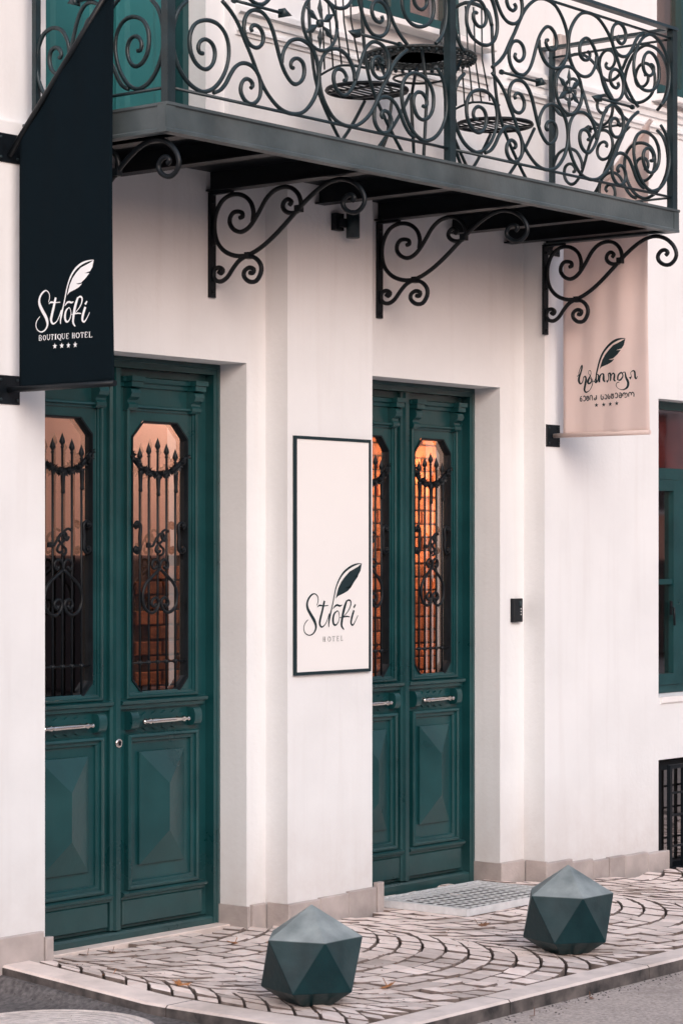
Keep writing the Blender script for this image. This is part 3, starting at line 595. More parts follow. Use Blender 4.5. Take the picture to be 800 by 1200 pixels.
Q=[[(0.089, 0.407), (0.048, 0.373), (0.021, 0.327), (0.008, 0.275), (0.007, 0.226), (0.02, 0.179), (0.048, 0.134), (0.087, 0.098), (0.133, 0.076), (0.185, 0.068), (0.241, 0.087), (0.287, 0.125), (0.322, 0.177), (0.339, 0.234), (0.335, 0.284), (0.312, 0.323), (0.272, 0.348), (0.224, 0.354), (0.179, 0.346), (0.138, 0.326), (0.111, 0.289), (0.105, 0.25), (0.113, 0.21), (0.138, 0.177), (0.175, 0.159), (0.21, 0.161), (0.239, 0.182), (0.254, 0.215), (0.252, 0.245), (0.232, 0.269), (0.197, 0.276), (0.167, 0.261), (0.156, 0.238), (0.164, 0.219), (0.185, 0.218)], [(0.3, 0.444), (0.354, 0.41), (0.399, 0.367), (0.437, 0.31), (0.476, 0.256), (0.515, 0.194), (0.555, 0.14), (0.607, 0.096), (0.667, 0.066), (0.735, 0.058), (0.803, 0.073), (0.857, 0.115), (0.895, 0.169), (0.91, 0.225), (0.906, 0.277), (0.889, 0.318), (0.857, 0.353), (0.812, 0.369), (0.766, 0.369), (0.721, 0.352), (0.69, 0.319), (0.674, 0.288), (0.67, 0.257)], [(0.483, 0.353), (0.476, 0.367), (0.496, 0.382), (0.526, 0.378), (0.547, 0.358), (0.552, 0.333), (0.539, 0.307), (0.509, 0.292), (0.47, 0.298), (0.443, 0.323), (0.431, 0.355), (0.437, 0.395), (0.461, 0.427), (0.502, 0.443), (0.548, 0.44), (0.588, 0.412), (0.614, 0.374), (0.634, 0.329), (0.654, 0.281), (0.677, 0.237), (0.704, 0.206), (0.735, 0.185), (0.768, 0.185), (0.8, 0.206), (0.815, 0.241), (0.807, 0.275), (0.779, 0.29), (0.748, 0.285), (0.728, 0.265), (0.731, 0.248), (0.745, 0.247)], [(0.247, 0.073), (0.287, 0.089), (0.322, 0.122), (0.348, 0.16), (0.38, 0.196), (0.418, 0.216), (0.461, 0.219), (0.497, 0.206), (0.526, 0.179), (0.536, 0.142), (0.531, 0.102), (0.509, 0.075), (0.476, 0.062), (0.437, 0.071), (0.414, 0.098), (0.414, 0.127), (0.431, 0.151), (0.457, 0.159), (0.479, 0.15), (0.485, 0.136), (0.474, 0.125)]]
BR=[[(0.224, -0.138), (0.228, -0.098), (0.216, -0.057), (0.188, -0.027), (0.148, -0.01), (0.102, -0.01), (0.06, -0.03), (0.03, -0.073), (0.017, -0.127), (0.023, -0.188), (0.048, -0.235), (0.09, -0.268), (0.15, -0.286), (0.216, -0.28), (0.287, -0.247), (0.358, -0.197), (0.428, -0.138), (0.497, -0.079), (0.567, -0.031), (0.624, -0.006), (0.681, 0.001), (0.737, -0.016), (0.779, -0.051), (0.799, -0.094), (0.79, -0.127), (0.76, -0.149), (0.726, -0.146), (0.698, -0.126), (0.691, -0.1), (0.709, -0.077), (0.734, -0.073), (0.749, -0.088), (0.737, -0.1)], [(0.154, -0.115), (0.169, -0.112), (0.167, -0.095), (0.145, -0.087), (0.119, -0.09), (0.102, -0.111), (0.102, -0.139), (0.124, -0.166), (0.16, -0.179), (0.195, -0.168), (0.224, -0.143), (0.257, -0.1), (0.293, -0.048), (0.334, -0.015), (0.381, -0.003), (0.428, -0.011), (0.463, -0.042), (0.477, -0.083), (0.466, -0.112), (0.434, -0.122), (0.401, -0.113), (0.383, -0.092), (0.389, -0.069), (0.41, -0.059), (0.428, -0.072), (0.417, -0.085)], [(0.039, -0.346), (0.054, -0.355), (0.063, -0.341), (0.044, -0.328), (0.02, -0.334), (0.01, -0.359), (0.023, -0.383), (0.054, -0.391), (0.088, -0.374), (0.12, -0.336), (0.156, -0.303), (0.198, -0.29), (0.24, -0.303), (0.267, -0.335), (0.267, -0.37), (0.243, -0.403), (0.207, -0.404), (0.179, -0.382), (0.179, -0.356), (0.203, -0.342), (0.229, -0.35), (0.224, -0.367), (0.207, -0.364)]]
for i,(x,yw) in enumerate(((6.865,P0),(8.085,P1),(9.304,P1),(10.542,P0))):
    m2=MB(); m2.box(x-.020,x+.020,yw-.014,yw-.0005,2.86,3.331); br=m2.build('bracket_plate','black',bal)
    for st in BR:
        k=1.0 if yw==P0 else (yw-.0-FY+.0)/(P0-FY)*.985
        pts=[(x,yw-.004-a*k if yw==P0 else yw-.004-a*1.10,3.33+b-.010) for a,b in st]
        m2=MB(); m2.tube(crom(pts,3),.0105,8); m2.build('scroll','black',br)
    m2=MB(); m2.box(x-.012,x+.012,yw-.13,yw-.005,ZB-.012,ZB-.001); m2.build('top_flange','black',br)
    for zz in (2.885,3.10,3.29):
        m2=MB(); m2.lathe('y',(x,yw-.014,zz),[(.009,0),(.009,-.004),(.005,-.008)],8); m2.build('bolt','black',br)
    sc=1.0 if yw==P0 else 1.10
    for a,c_,dx,dz in ((.202,-.288,.014,.015),(.466,-.106,.015,.015)):
        m2=MB(); yy=yw-.004-a*sc; m2.box(x-.015,x+.015,yy-dx,yy+dx,3.32+c_-dz,3.32+c_+dz); m2.build('collar','black',br)
for x in (BX0,BX1-.05):
    m2=MB(); m2.box(x+.002,x+.048,FY+.0015,FY+.0505,ZB+.0015,ZT-.0015); m2.build('corner_block','fascia',bal)
# railing
RZ0=3.45; RTOP=4.36; FC=.457
def rail_panel(to3,W_,mirror_x,name='railing_panel',full=True):
    "frame bar + scrolls; to3(u,z) maps local width/height to world"
    m2=MB(); m2.tube([to3(0,.057),to3(W_,.057)],.0075,4)
    rp=m2.build(name,'iron',bal); m2=MB(); m2.tube([to3(0,2*FC-.057),to3(W_,2*FC-.057)],.0075,4); m2.build('upper_bar','iron',rp)
    return rp
def scrolls(rp,f,curves):
    for c in curves:
        for vz in (0,1):
            pts=[f(u,(2*FC-z) if vz else z) for u,z in c]
            m2=MB(); m2.tube(crom(pts,3),.0088,6); m2.build('scroll','iron',rp)
def arrow(rp,a,b,head):
    a,b=Vector(a),Vector(b); d=(b-a).normalized(); m2=MB(); m2.tube([a,b],.0065,6)
    m2.tube([a-d*.004,a+d*.012],.012,6); m2.tube([b-d*.0,b+d*.004,b+d*head],.026,4,[.5,1,.02]); m2.build('arrow','iron',rp)
def flower(rp,c,ex):
    c=Vector(c); ez=Vector((0,0,1)); n_=ex.cross(ez); m2=MB(); r_=.112
    m2.tube([c+(ex*math.cos(t)+ez*math.sin(t))*r_ for t in [2*math.pi*k/28 for k in range(29)]],.0078,6)
    for k in range(6):
        a=R(90+60*k); d=ex*math.cos(a)+ez*math.sin(a); s_=n_.cross(d)
        vs=[c+d*.012+n_*.004,c+d*.06+s_*.018,c+d*.06-s_*.018,c+d*r_,c+d*.06+n_*.008,c+d*.06-n_*.004]
        m2.add(vs,[(0,1,4),(0,4,2),(1,3,4),(4,3,2),(0,5,1),(0,2,5),(1,5,3),(5,2,3)])
    o1=Vector(c); m2.tube([c-n_*.012,c-n_*.008,c+n_*.008,c+n_*.012],.017,10,[.6,1,1,.6]); m2.build('flower','iron',rp)
PX=(6.825,8.649,10.534)
for i in range(2):
    x0,x1=PX[i]+.018,PX[i+1]-.018; hw=(x1-x0)/2; k=hw/.912
    to=lambda u,z,x0=x0:Vector((x0+u,FY+.015,RZ0+z))
    rp=rail_panel(to,x1-x0,True)
    scrolls(rp,lambda u,z:Vector((x0+u*k,FY+.015,RZ0+z)),Q); scrolls(rp,lambda u,z:Vector((x1-u*k,FY+.015,RZ0+z)),Q)
    mid=(x0+x1)/2
    arrow(rp,(x0+.36*k,FY+.008,RZ0+FC),(x0+.655*k,FY+.008,RZ0+FC),.07); arrow(rp,(x1-.36*k,FY+.008,RZ0+FC),(x1-.655*k,FY+.008,RZ0+FC),.07)
    flower(rp,(mid,FY+.010,RZ0+FC),Vector((1,0,0)))
for x in (PX[0],PX[2]):
    y0,y1=FY+.035,P0-.035; k=(y1-y0)/.94
    rp=rail_panel(lambda u,z:Vector((x,y0+u,RZ0+z)),y1-y0,False)
    scrolls(rp,lambda u,z:Vector((x,y0+u*k,RZ0+z)),Q)
    arrow(rp,(x-.006,y0+.36*k,RZ0+FC),(x-.006,y0+.60*k,RZ0+FC),.06)
for x,y in ((PX[0],FY+.015),(PX[1],FY+.015),(PX[2],FY+.015),(PX[0],P0-.056),(PX[2],P0-.056)):
    w_=.022 if y<7 else .014
    m2=MB(); m2.box(x-w_,x+w_,y-w_*.8,y+w_*.8,ZT,RTOP-.012); m2.build('post','iron',bal)
m2=MB(); m2.prism([(FY-.008,RTOP-.011),(FY+.038,RTOP-.011),(FY+.034,RTOP+.006),(FY+.015,RTOP+.011),(FY-.004,RTOP+.006)],'x',PX[0]-.025,PX[2]+.028)
m2.build('handrail','iron',bal)
for x in (PX[0],PX[2]):
    m2=MB(); m2.prism([(x-.022,RTOP-.011),(x+.022,RTOP-.011),(x+.018,RTOP+.006),(x,RTOP+.010),(x-.018,RTOP+.006)],'y',FY+.0385,P0-.001); m2.build('handrail','iron',bal)

# ---- table and chairs on the balcony
FZ=ZT-.003
tb=thing('bistro_table','round dark iron bistro table with pierced top on the balcony','table',(8.97,6.80,FZ))
m2=MB(); m2.lathe('z',(8.97,6.80,4.016),[(.001,0),(.13,0),(.13,.004),(.001,.004)],32)
for rr in (.155,.18,.205,.23,.262): m2.tube([(8.97+rr*math.cos(t),6.80+rr*math.sin(t),4.018) for t in [2*math.pi*k/36 for k in range(37)]],.0045 if rr<.25 else .009,5)
for k in range(30):
    t=2*math.pi*k/30; m2.tube([(8.97+.13*math.cos(t),6.8+.13*math.sin(t),4.018),(8.97+.26*math.cos(t+.12),6.8+.26*math.sin(t+.12),4.018)],.0045,4); m2.build('tabletop','table_top',tb)
m2=MB()
for k in range(46):
    a=2*math.pi*k/46; m2.tube([(8.97+.262*math.cos(a),6.80+.262*math.sin(a),4.012),(8.97+.256*math.cos(a),6.80+.256*math.sin(a),3.996)],.009,4)
m2.build('rim_edging','iron',tb,kind='stuff')
for sx in (-1,1):
    for sy in (-1,1):
        m2=MB(); m2.tube([(8.97+sx*.15,6.80+sy*.13,4.01),(8.97+sx*.07,6.80+sy*.10,3.85),(8.97+sx*.10,6.80+sy*.11,3.65),(8.97+sx*.17,6.80+sy*.15,FZ)],.0085,6); m2.build('leg','iron',tb)
m2=MB(); m2.tube([(8.97+.12*math.cos(t),6.8+.12*math.sin(t),3.92) for t in [2*math.pi*k/20 for k in range(21)]],.006,5); m2.build('stretcher','iron',tb)
def chair():
    t=thing('bistro_chair','folding iron bistro chair with round slatted seat left of the balcony table','chair',(8.58,6.80,FZ),'bistro chairs on the balcony')
    cx,cy,sz=8.58,6.80,3.806
    m2=MB(); m2.tube([(cx+.182*math.cos(a),cy+.182*math.sin(a),sz) for a in [2*math.pi*k/28 for k in range(29)]],.010,6)
    for k in range(-4,5):
        o_=k*.038; h=math.sqrt(max(0,.18**2-o_**2)); m2.box(cx-h,cx+h,cy+o_-.006,cy+o_+.006,sz-.002,sz+.002)
    for k in (-.09,.09): m2.box(cx+k-.01,cx+k+.01,cy-.155,cy+.155,sz-.010,sz-.0035)
    m2.build('seat','black',t)
    for sy in (-1,1):
        y=cy+sy*.150
        m2=MB(); m2.tube(crom([(cx-.235,y*1,4.23),(cx-.215,y,4.0),(cx-.165,y,3.80),(cx-.03,y,3.62),(cx+.14,y,FZ+.004)],4),.0085,6); m2.build('leg','iron',t)
        m2=MB(); m2.tube(crom([(cx+.15,y-sy*.018,3.795),(cx+.03,y-sy*.018,3.64),(cx-.16,y-sy*.018,FZ+.004)],4),.0085,6); m2.build('leg','iron',t)
    m2=MB(); m2.tube(crom([(cx-.235,cy-.15,4.23),(cx-.24,cy-.12,4.31),(cx-.245,cy,4.36),(cx-.24,cy+.12,4.31),(cx-.235,cy+.15,4.23)],4),.010,6)
    m2.tube(crom([(cx-.17,cy-.15,3.86),(cx-.185,cy,3.89),(cx-.17,cy+.15,3.86)],4),.006,5)
    for k in range(-2,3): m2.tube([(cx-.180,cy+k*.050,3.885),(cx-.215,cy+k*.040,4.08),(cx-.243,cy+k*.048,4.345-abs(k)*.012)],.0042,5)
    m2.build('backrest','iron',t)
    m2=MB(); m2.tube([(cx+.13,cy-.15,FZ+.03),(cx+.13,cy+.15,FZ+.03)],.006,5); m2.tube([(cx-.145,cy-.13,FZ+.03),(cx-.145,cy+.13,FZ+.03)],.006,5); m2.build('stretcher','iron',t)
    return t
c1=chair(); c2=copy_tree(c1); c2.location=(9.66,6.86,FZ); c2['label']='folding iron bistro chair with round slatted seat right of the balcony table'
# ================================================================ SIGNS AND BANNERS
def ribbon(m2,st,f,off):
    "flat stroke with changing width; f(a,b,h) maps the plane to space"
    pts=[Vector((a,b,w_)) for a,b,w_ in st]; C=crom(pts,3) if len(pts)>2 else pts
    l=[];r=[]
    for i,p in enumerate(C):
        d=(C[min(i+1,len(C)-1)]-C[max(i-1,0)]); d=Vector((d.x,d.y)); d=d.normalized() if d.length>1e-7 else Vector((1,0)); n_=Vector((-d.y,d.x)); w_=max(.0006,p.z)/2
        l.append((p.x+n_.x*w_,p.y+n_.y*w_)); r.append((p.x-n_.x*w_,p.y-n_.y*w_))
    N_=len(C); m2.add([f(a,b,off) for a,b in l]+[f(a,b,off) for a,b in r],[(i,i+1,N_+i+1,N_+i) for i in range(N_-1)])
def emblem(parent,strokes,vane,f,m,stars=None,sr=.010,qi=3):
    m2=MB()
    for i,st in enumerate(strokes):
        if i!=qi: ribbon(m2,st,f,.00003*i)
    m2.build('lettering',m,parent,fix=False)
    m2=MB(); ribbon(m2,strokes[qi],f,.0004)
    bm=bmesh.new(); vv=[bm.verts.new((a,b,0)) for a,b in vane]; fc=bm.faces.new(vv); bmesh.ops.triangulate(bm,faces=[fc]); bm.verts.index_update()
    m2.add([f(v.co.x,v.co.y,.0005) for v in bm.verts],[tuple(v.index for v in fa.verts) for fa in bm.faces]); bm.free()
    m2.build('feather_emblem',m,parent,fix=False)
    for (a,b) in (stars or []):
        m2=MB(); pts=[(a+(sr if k%2==0 else sr*.42)*math.sin(k*math.pi/5),b+(sr if k%2==0 else sr*.42)*math.cos(k*math.pi/5)) for k in range(10)]
        m2.add([f(a,b,.0004)]+[f(p,q,.0004) for p,q in pts],[(0,1+k,1+(k+1)%10) for k in range(10)]); m2.build('star',m,parent,fix=False)
SIGN= [[(8.656, 1.468, 0.004), (8.665, 1.49, 0.005), (8.661, 1.51, 0.006), (8.642, 1.522, 0.005), (8.62, 1.519, 0.008), (8.597, 1.502, 0.011), (8.585, 1.479, 0.013), (8.589, 1.455, 0.016), (8.611, 1.427, 0.017), (8.636, 1.399, 0.018), (8.648, 1.375, 0.015), (8.645, 1.355, 0.011), (8.627, 1.337, 0.007), (8.599, 1.331, 0.005), (8.572, 1.341, 0.005), (8.561, 1.361, 0.005), (8.568, 1.385, 0.005), (8.591, 1.403, 0.004)], [(8.711, 1.489, 0.012), (8.696, 1.445, 0.013), (8.681, 1.406, 0.014), (8.676, 1.382, 0.013), (8.69, 1.367, 0.008), (8.714, 1.377, 0.005), (8.733, 1.401, 0.005), (8.746, 1.429, 0.005)], [(8.659, 1.46, 0.003), (8.675, 1.468, 0.008), (8.707, 1.465, 0.005), (8.739, 1.467, 0.004)], [(8.743, 1.365, 0.004), (8.742, 1.381, 0.008), (8.749, 1.413, 0.012), (8.761, 1.444, 0.008), (8.772, 1.476, 0.007), (8.782, 1.508, 0.007), (8.794, 1.546, 0.008), (8.818, 1.586, 0.009), (8.853, 1.62, 0.011), (8.898, 1.644, 0.011), (8.943, 1.658, 0.008), (8.987, 1.663, 0.001)], [(8.772, 1.448, 0.002), (8.786, 1.461, 0.008), (8.805, 1.468, 0.009), (8.824, 1.463, 0.009), (8.841, 1.468, 0.003)], [(8.807, 1.441, 0.004), (8.784, 1.428, 0.01), (8.774, 1.404, 0.014), (8.778, 1.38, 0.012), (8.794, 1.374, 0.008), (8.812, 1.387, 0.005), (8.821, 1.411, 0.004), (8.815, 1.435, 0.005), (8.802, 1.442, 0.003)], [(8.819, 1.407, 0.003), (8.84, 1.409, 0.003)], [(8.876, 1.487, 0.01), (8.861, 1.459, 0.016), (8.848, 1.427, 0.016), (8.84, 1.395, 0.015), (8.838, 1.369, 0.013), (8.856, 1.351, 0.005)], [(8.871, 1.483, 0.007), (8.891, 1.49, 0.008), (8.907, 1.482, 0.008), (8.903, 1.46, 0.007), (8.885, 1.437, 0.005), (8.863, 1.42, 0.004), (8.837, 1.405, 0.003)], [(8.837, 1.407, 0.003), (8.872, 1.413, 0.007), (8.899, 1.41, 0.004)], [(8.93, 1.441, 0.012), (8.915, 1.409, 0.013), (8.908, 1.381, 0.012), (8.922, 1.371, 0.008), (8.94, 1.389, 0.005), (8.96, 1.416, 0.004)], [(8.942, 1.469, 0.008), (8.929, 1.453, 0.011)], [(8.703, 1.299, 0.003), (8.703, 1.321, 0.003)], [(8.714, 1.299, 0.003), (8.714, 1.321, 0.003)], [(8.703, 1.31, 0.001), (8.714, 1.31, 0.001)], [(8.7, 1.299, 0.001), (8.706, 1.299, 0.001)], [(8.711, 1.299, 0.001), (8.718, 1.298, 0.001)], [(8.7, 1.321, 0.001), (8.706, 1.321, 0.001)], [(8.711, 1.321, 0.001), (8.718, 1.321, 0.001)], [(8.745, 1.321, 0.002), (8.737, 1.315, 0.002), (8.737, 1.304, 0.002), (8.745, 1.298, 0.001), (8.754, 1.304, 0.003), (8.754, 1.315, 0.003), (8.745, 1.321, 0.002)], [(8.777, 1.299, 0.003), (8.777, 1.322, 0.003)], [(8.767, 1.316, 0.001), (8.768, 1.321, 0.001), (8.787, 1.321, 0.001), (8.788, 1.316, 0.001)], [(8.773, 1.299, 0.001), (8.782, 1.299, 0.001)], [(8.805, 1.299, 0.003), (8.805, 1.322, 0.003)], [(8.803, 1.322, 0.002), (8.816, 1.321, 0.001), (8.817, 1.317, 0.001)], [(8.805, 1.311, 0.001), (8.813, 1.311, 0.002)], [(8.803, 1.299, 0.001), (8.816, 1.299, 0.001), (8.817, 1.304, 0.001)], [(8.835, 1.3, 0.003), (8.835, 1.322, 0.003)], [(8.832, 1.3, 0.002), (8.845, 1.299, 0.001), (8.847, 1.305, 0.001)], [(8.832, 1.322, 0.001), (8.838, 1.322, 0.001)]]
SIGN_V= [(8.927, 1.635), (8.898, 1.625), (8.863, 1.601), (8.834, 1.576), (8.812, 1.546), (8.793, 1.497), (8.808, 1.509), (8.853, 1.522), (8.885, 1.534), (8.907, 1.549), (8.879, 1.546), (8.861, 1.549), (8.898, 1.554), (8.931, 1.575), (8.959, 1.6), (8.924, 1.598), (8.962, 1.608), (8.979, 1.627), (8.989, 1.663), (8.962, 1.648)]
BAN1= [[(6.932, 2.704, 0.003), (6.926, 2.722, 0.004), (6.929, 2.739, 0.004), (6.944, 2.751, 0.004), (6.96, 2.749, 0.007), (6.979, 2.736, 0.009), (6.989, 2.716, 0.011), (6.985, 2.696, 0.014), (6.968, 2.671, 0.015), (6.948, 2.646, 0.015), (6.939, 2.625, 0.013), (6.941, 2.608, 0.009), (6.956, 2.594, 0.007), (6.977, 2.589, 0.005), (6.998, 2.598, 0.004), (7.008, 2.616, 0.004), (7.002, 2.636, 0.004), (6.984, 2.651, 0.003)], [(6.891, 2.72, 0.01), (6.902, 2.684, 0.012), (6.913, 2.651, 0.013), (6.917, 2.631, 0.012), (6.906, 2.617, 0.007), (6.886, 2.625, 0.004), (6.872, 2.645, 0.004), (6.861, 2.668, 0.005)], [(6.93, 2.697, 0.002), (6.918, 2.703, 0.007), (6.893, 2.7, 0.004), (6.867, 2.7, 0.003)], [(6.864, 2.614, 0.004), (6.865, 2.627, 0.006), (6.859, 2.654, 0.01), (6.85, 2.68, 0.006), (6.842, 2.707, 0.006), (6.835, 2.733, 0.006), (6.825, 2.764, 0.006), (6.807, 2.797, 0.008), (6.781, 2.823, 0.009), (6.748, 2.841, 0.009), (6.715, 2.85, 0.006), (6.684, 2.853, 0.002)], [(6.842, 2.683, 0.002), (6.831, 2.694, 0.007), (6.817, 2.698, 0.007), (6.803, 2.694, 0.007), (6.79, 2.697, 0.003)], [(6.816, 2.676, 0.003), (6.833, 2.666, 0.008), (6.84, 2.646, 0.011), (6.837, 2.626, 0.01), (6.825, 2.62, 0.007), (6.812, 2.631, 0.005), (6.805, 2.651, 0.004), (6.81, 2.67, 0.003), (6.819, 2.677, 0.003)], [(6.807, 2.647, 0.002), (6.791, 2.648, 0.003)], [(6.764, 2.712, 0.009), (6.776, 2.689, 0.013), (6.785, 2.663, 0.013), (6.791, 2.636, 0.012), (6.792, 2.614, 0.01), (6.78, 2.599, 0.004)], [(6.768, 2.708, 0.005), (6.753, 2.714, 0.007), (6.742, 2.707, 0.007), (6.745, 2.688, 0.006), (6.758, 2.67, 0.004), (6.774, 2.657, 0.003), (6.793, 2.645, 0.003)], [(6.793, 2.646, 0.002), (6.767, 2.65, 0.005), (6.747, 2.647, 0.003)], [(6.725, 2.672, 0.01), (6.736, 2.646, 0.011), (6.741, 2.623, 0.01), (6.731, 2.614, 0.007), (6.717, 2.628, 0.004), (6.703, 2.65, 0.003)], [(6.716, 2.694, 0.006), (6.726, 2.682, 0.009)], [(6.988, 2.556, 0.004), (6.988, 2.576, 0.003)], [(6.988, 2.576, 0.002), (6.979, 2.576, 0.002), (6.976, 2.571, 0.004), (6.979, 2.566, 0.002), (6.988, 2.566, 0.001)], [(6.98, 2.566, 0.002), (6.974, 2.56, 0.004), (6.979, 2.555, 0.002), (6.99, 2.556, 0.002)], [(6.956, 2.575, 0.001), (6.963, 2.571, 0.004), (6.963, 2.561, 0.004), (6.956, 2.555, 0.002), (6.95, 2.56, 0.004), (6.95, 2.57, 0.004), (6.956, 2.575, 0.001)], [(6.939, 2.575, 0.003), (6.939, 2.561, 0.003), (6.932, 2.555, 0.003), (6.925, 2.561, 0.003), (6.925, 2.575, 0.002)], [(6.942, 2.576, 0.002), (6.935, 2.575, 0.001)], [(6.928, 2.575, 0.002), (6.922, 2.575, 0.002)], [(6.91, 2.555, 0.004), (6.91, 2.575, 0.004)], [(6.918, 2.57, 0.001), (6.917, 2.575, 0.002), (6.903, 2.574, 0.002), (6.902, 2.569, 0.001)], [(6.913, 2.555, 0.002), (6.907, 2.554, 0.001)], [(6.892, 2.555, 0.006), (6.892, 2.575, 0.006)], [(6.896, 2.555, 0.002), (6.887, 2.554, 0.001)], [(6.896, 2.575, 0.001), (6.887, 2.575, 0.002)], [(6.871, 2.574, 0.001), (6.879, 2.57, 0.004), (6.879, 2.56, 0.004), (6.871, 2.554, 0.002), (6.863, 2.559, 0.004), (6.863, 2.569, 0.004), (6.871, 2.574, 0.001)], [(6.872, 2.556, 0.002), (6.866, 2.55, 0.003), (6.861, 2.551, 0.002)], [(6.855, 2.575, 0.004), (6.855, 2.56, 0.003), (6.848, 2.554, 0.002), (6.842, 2.56, 0.002), (6.842, 2.574, 0.002)], [(6.858, 2.575, 0.002), (6.851, 2.574, 0.001)], [(6.845, 2.574, 0.001), (6.839, 2.574, 0.002)], [(6.83, 2.554, 0.004), (6.83, 2.574, 0.004)], [(6.831, 2.574, 0.001), (6.818, 2.574, 0.002), (6.818, 2.57, 0.002)], [(6.83, 2.565, 0.002), (6.821, 2.564, 0.002)], [(6.831, 2.554, 0.002), (6.818, 2.553, 0.001), (6.817, 2.558, 0.001)], [(6.795, 2.554, 0.004), (6.795, 2.574, 0.004)], [(6.785, 2.553, 0.004), (6.785, 2.573, 0.004)], [(6.795, 2.564, 0.002), (6.785, 2.564, 0.002)], [(6.798, 2.554, 0.001), (6.792, 2.554, 0.002)], [(6.788, 2.553, 0.001), (6.782, 2.553, 0.001)], [(6.798, 2.574, 0.001), (6.792, 2.574, 0.002)], [(6.788, 2.573, 0.001), (6.782, 2.573, 0.001)], [(6.765, 2.573, 0.002), (6.773, 2.569, 0.004), (6.773, 2.559, 0.004), (6.765, 2.553, 0.002), (6.757, 2.558, 0.004), (6.757, 2.568, 0.004), (6.765, 2.573, 0.002)], [(6.741, 2.553, 0.004), (6.741, 2.573, 0.004)], [(6.749, 2.568, 0.001), (6.748, 2.573, 0.002), (6.734, 2.572, 0.002), (6.733, 2.568, 0.002)], [(6.744, 2.553, 0.001), (6.738, 2.553, 0.002)], [(6.725, 2.553, 0.004), (6.725, 2.573, 0.004)], [(6.726, 2.573, 0.002), (6.714, 2.573, 0.002), (6.714, 2.568, 0.001)], [(6.725, 2.564, 0.002), (6.717, 2.563, 0.002)], [(6.726, 2.553, 0.002), (6.714, 2.552, 0.001), (6.713, 2.557, 0.001)], [(6.703, 2.553, 0.004), (6.703, 2.573, 0.004)], [(6.707, 2.553, 0.002), (6.691, 2.552, 0.002), (6.69, 2.557, 0.001)], [(6.707, 2.573, 0.001), (6.7, 2.573, 0.002)]]
BAN1_V= [(6.727, 2.834), (6.748, 2.827), (6.774, 2.809), (6.796, 2.789), (6.812, 2.765), (6.827, 2.725), (6.815, 2.735), (6.781, 2.744), (6.758, 2.752), (6.742, 2.764), (6.763, 2.763), (6.776, 2.766), (6.748, 2.768), (6.724, 2.784), (6.704, 2.803), (6.73, 2.804), (6.701, 2.81), (6.689, 2.825), (6.682, 2.853), (6.701, 2.843)]
ST1= [(6.896, 2.528), (6.858, 2.528), (6.82, 2.527), (6.78, 2.527)]
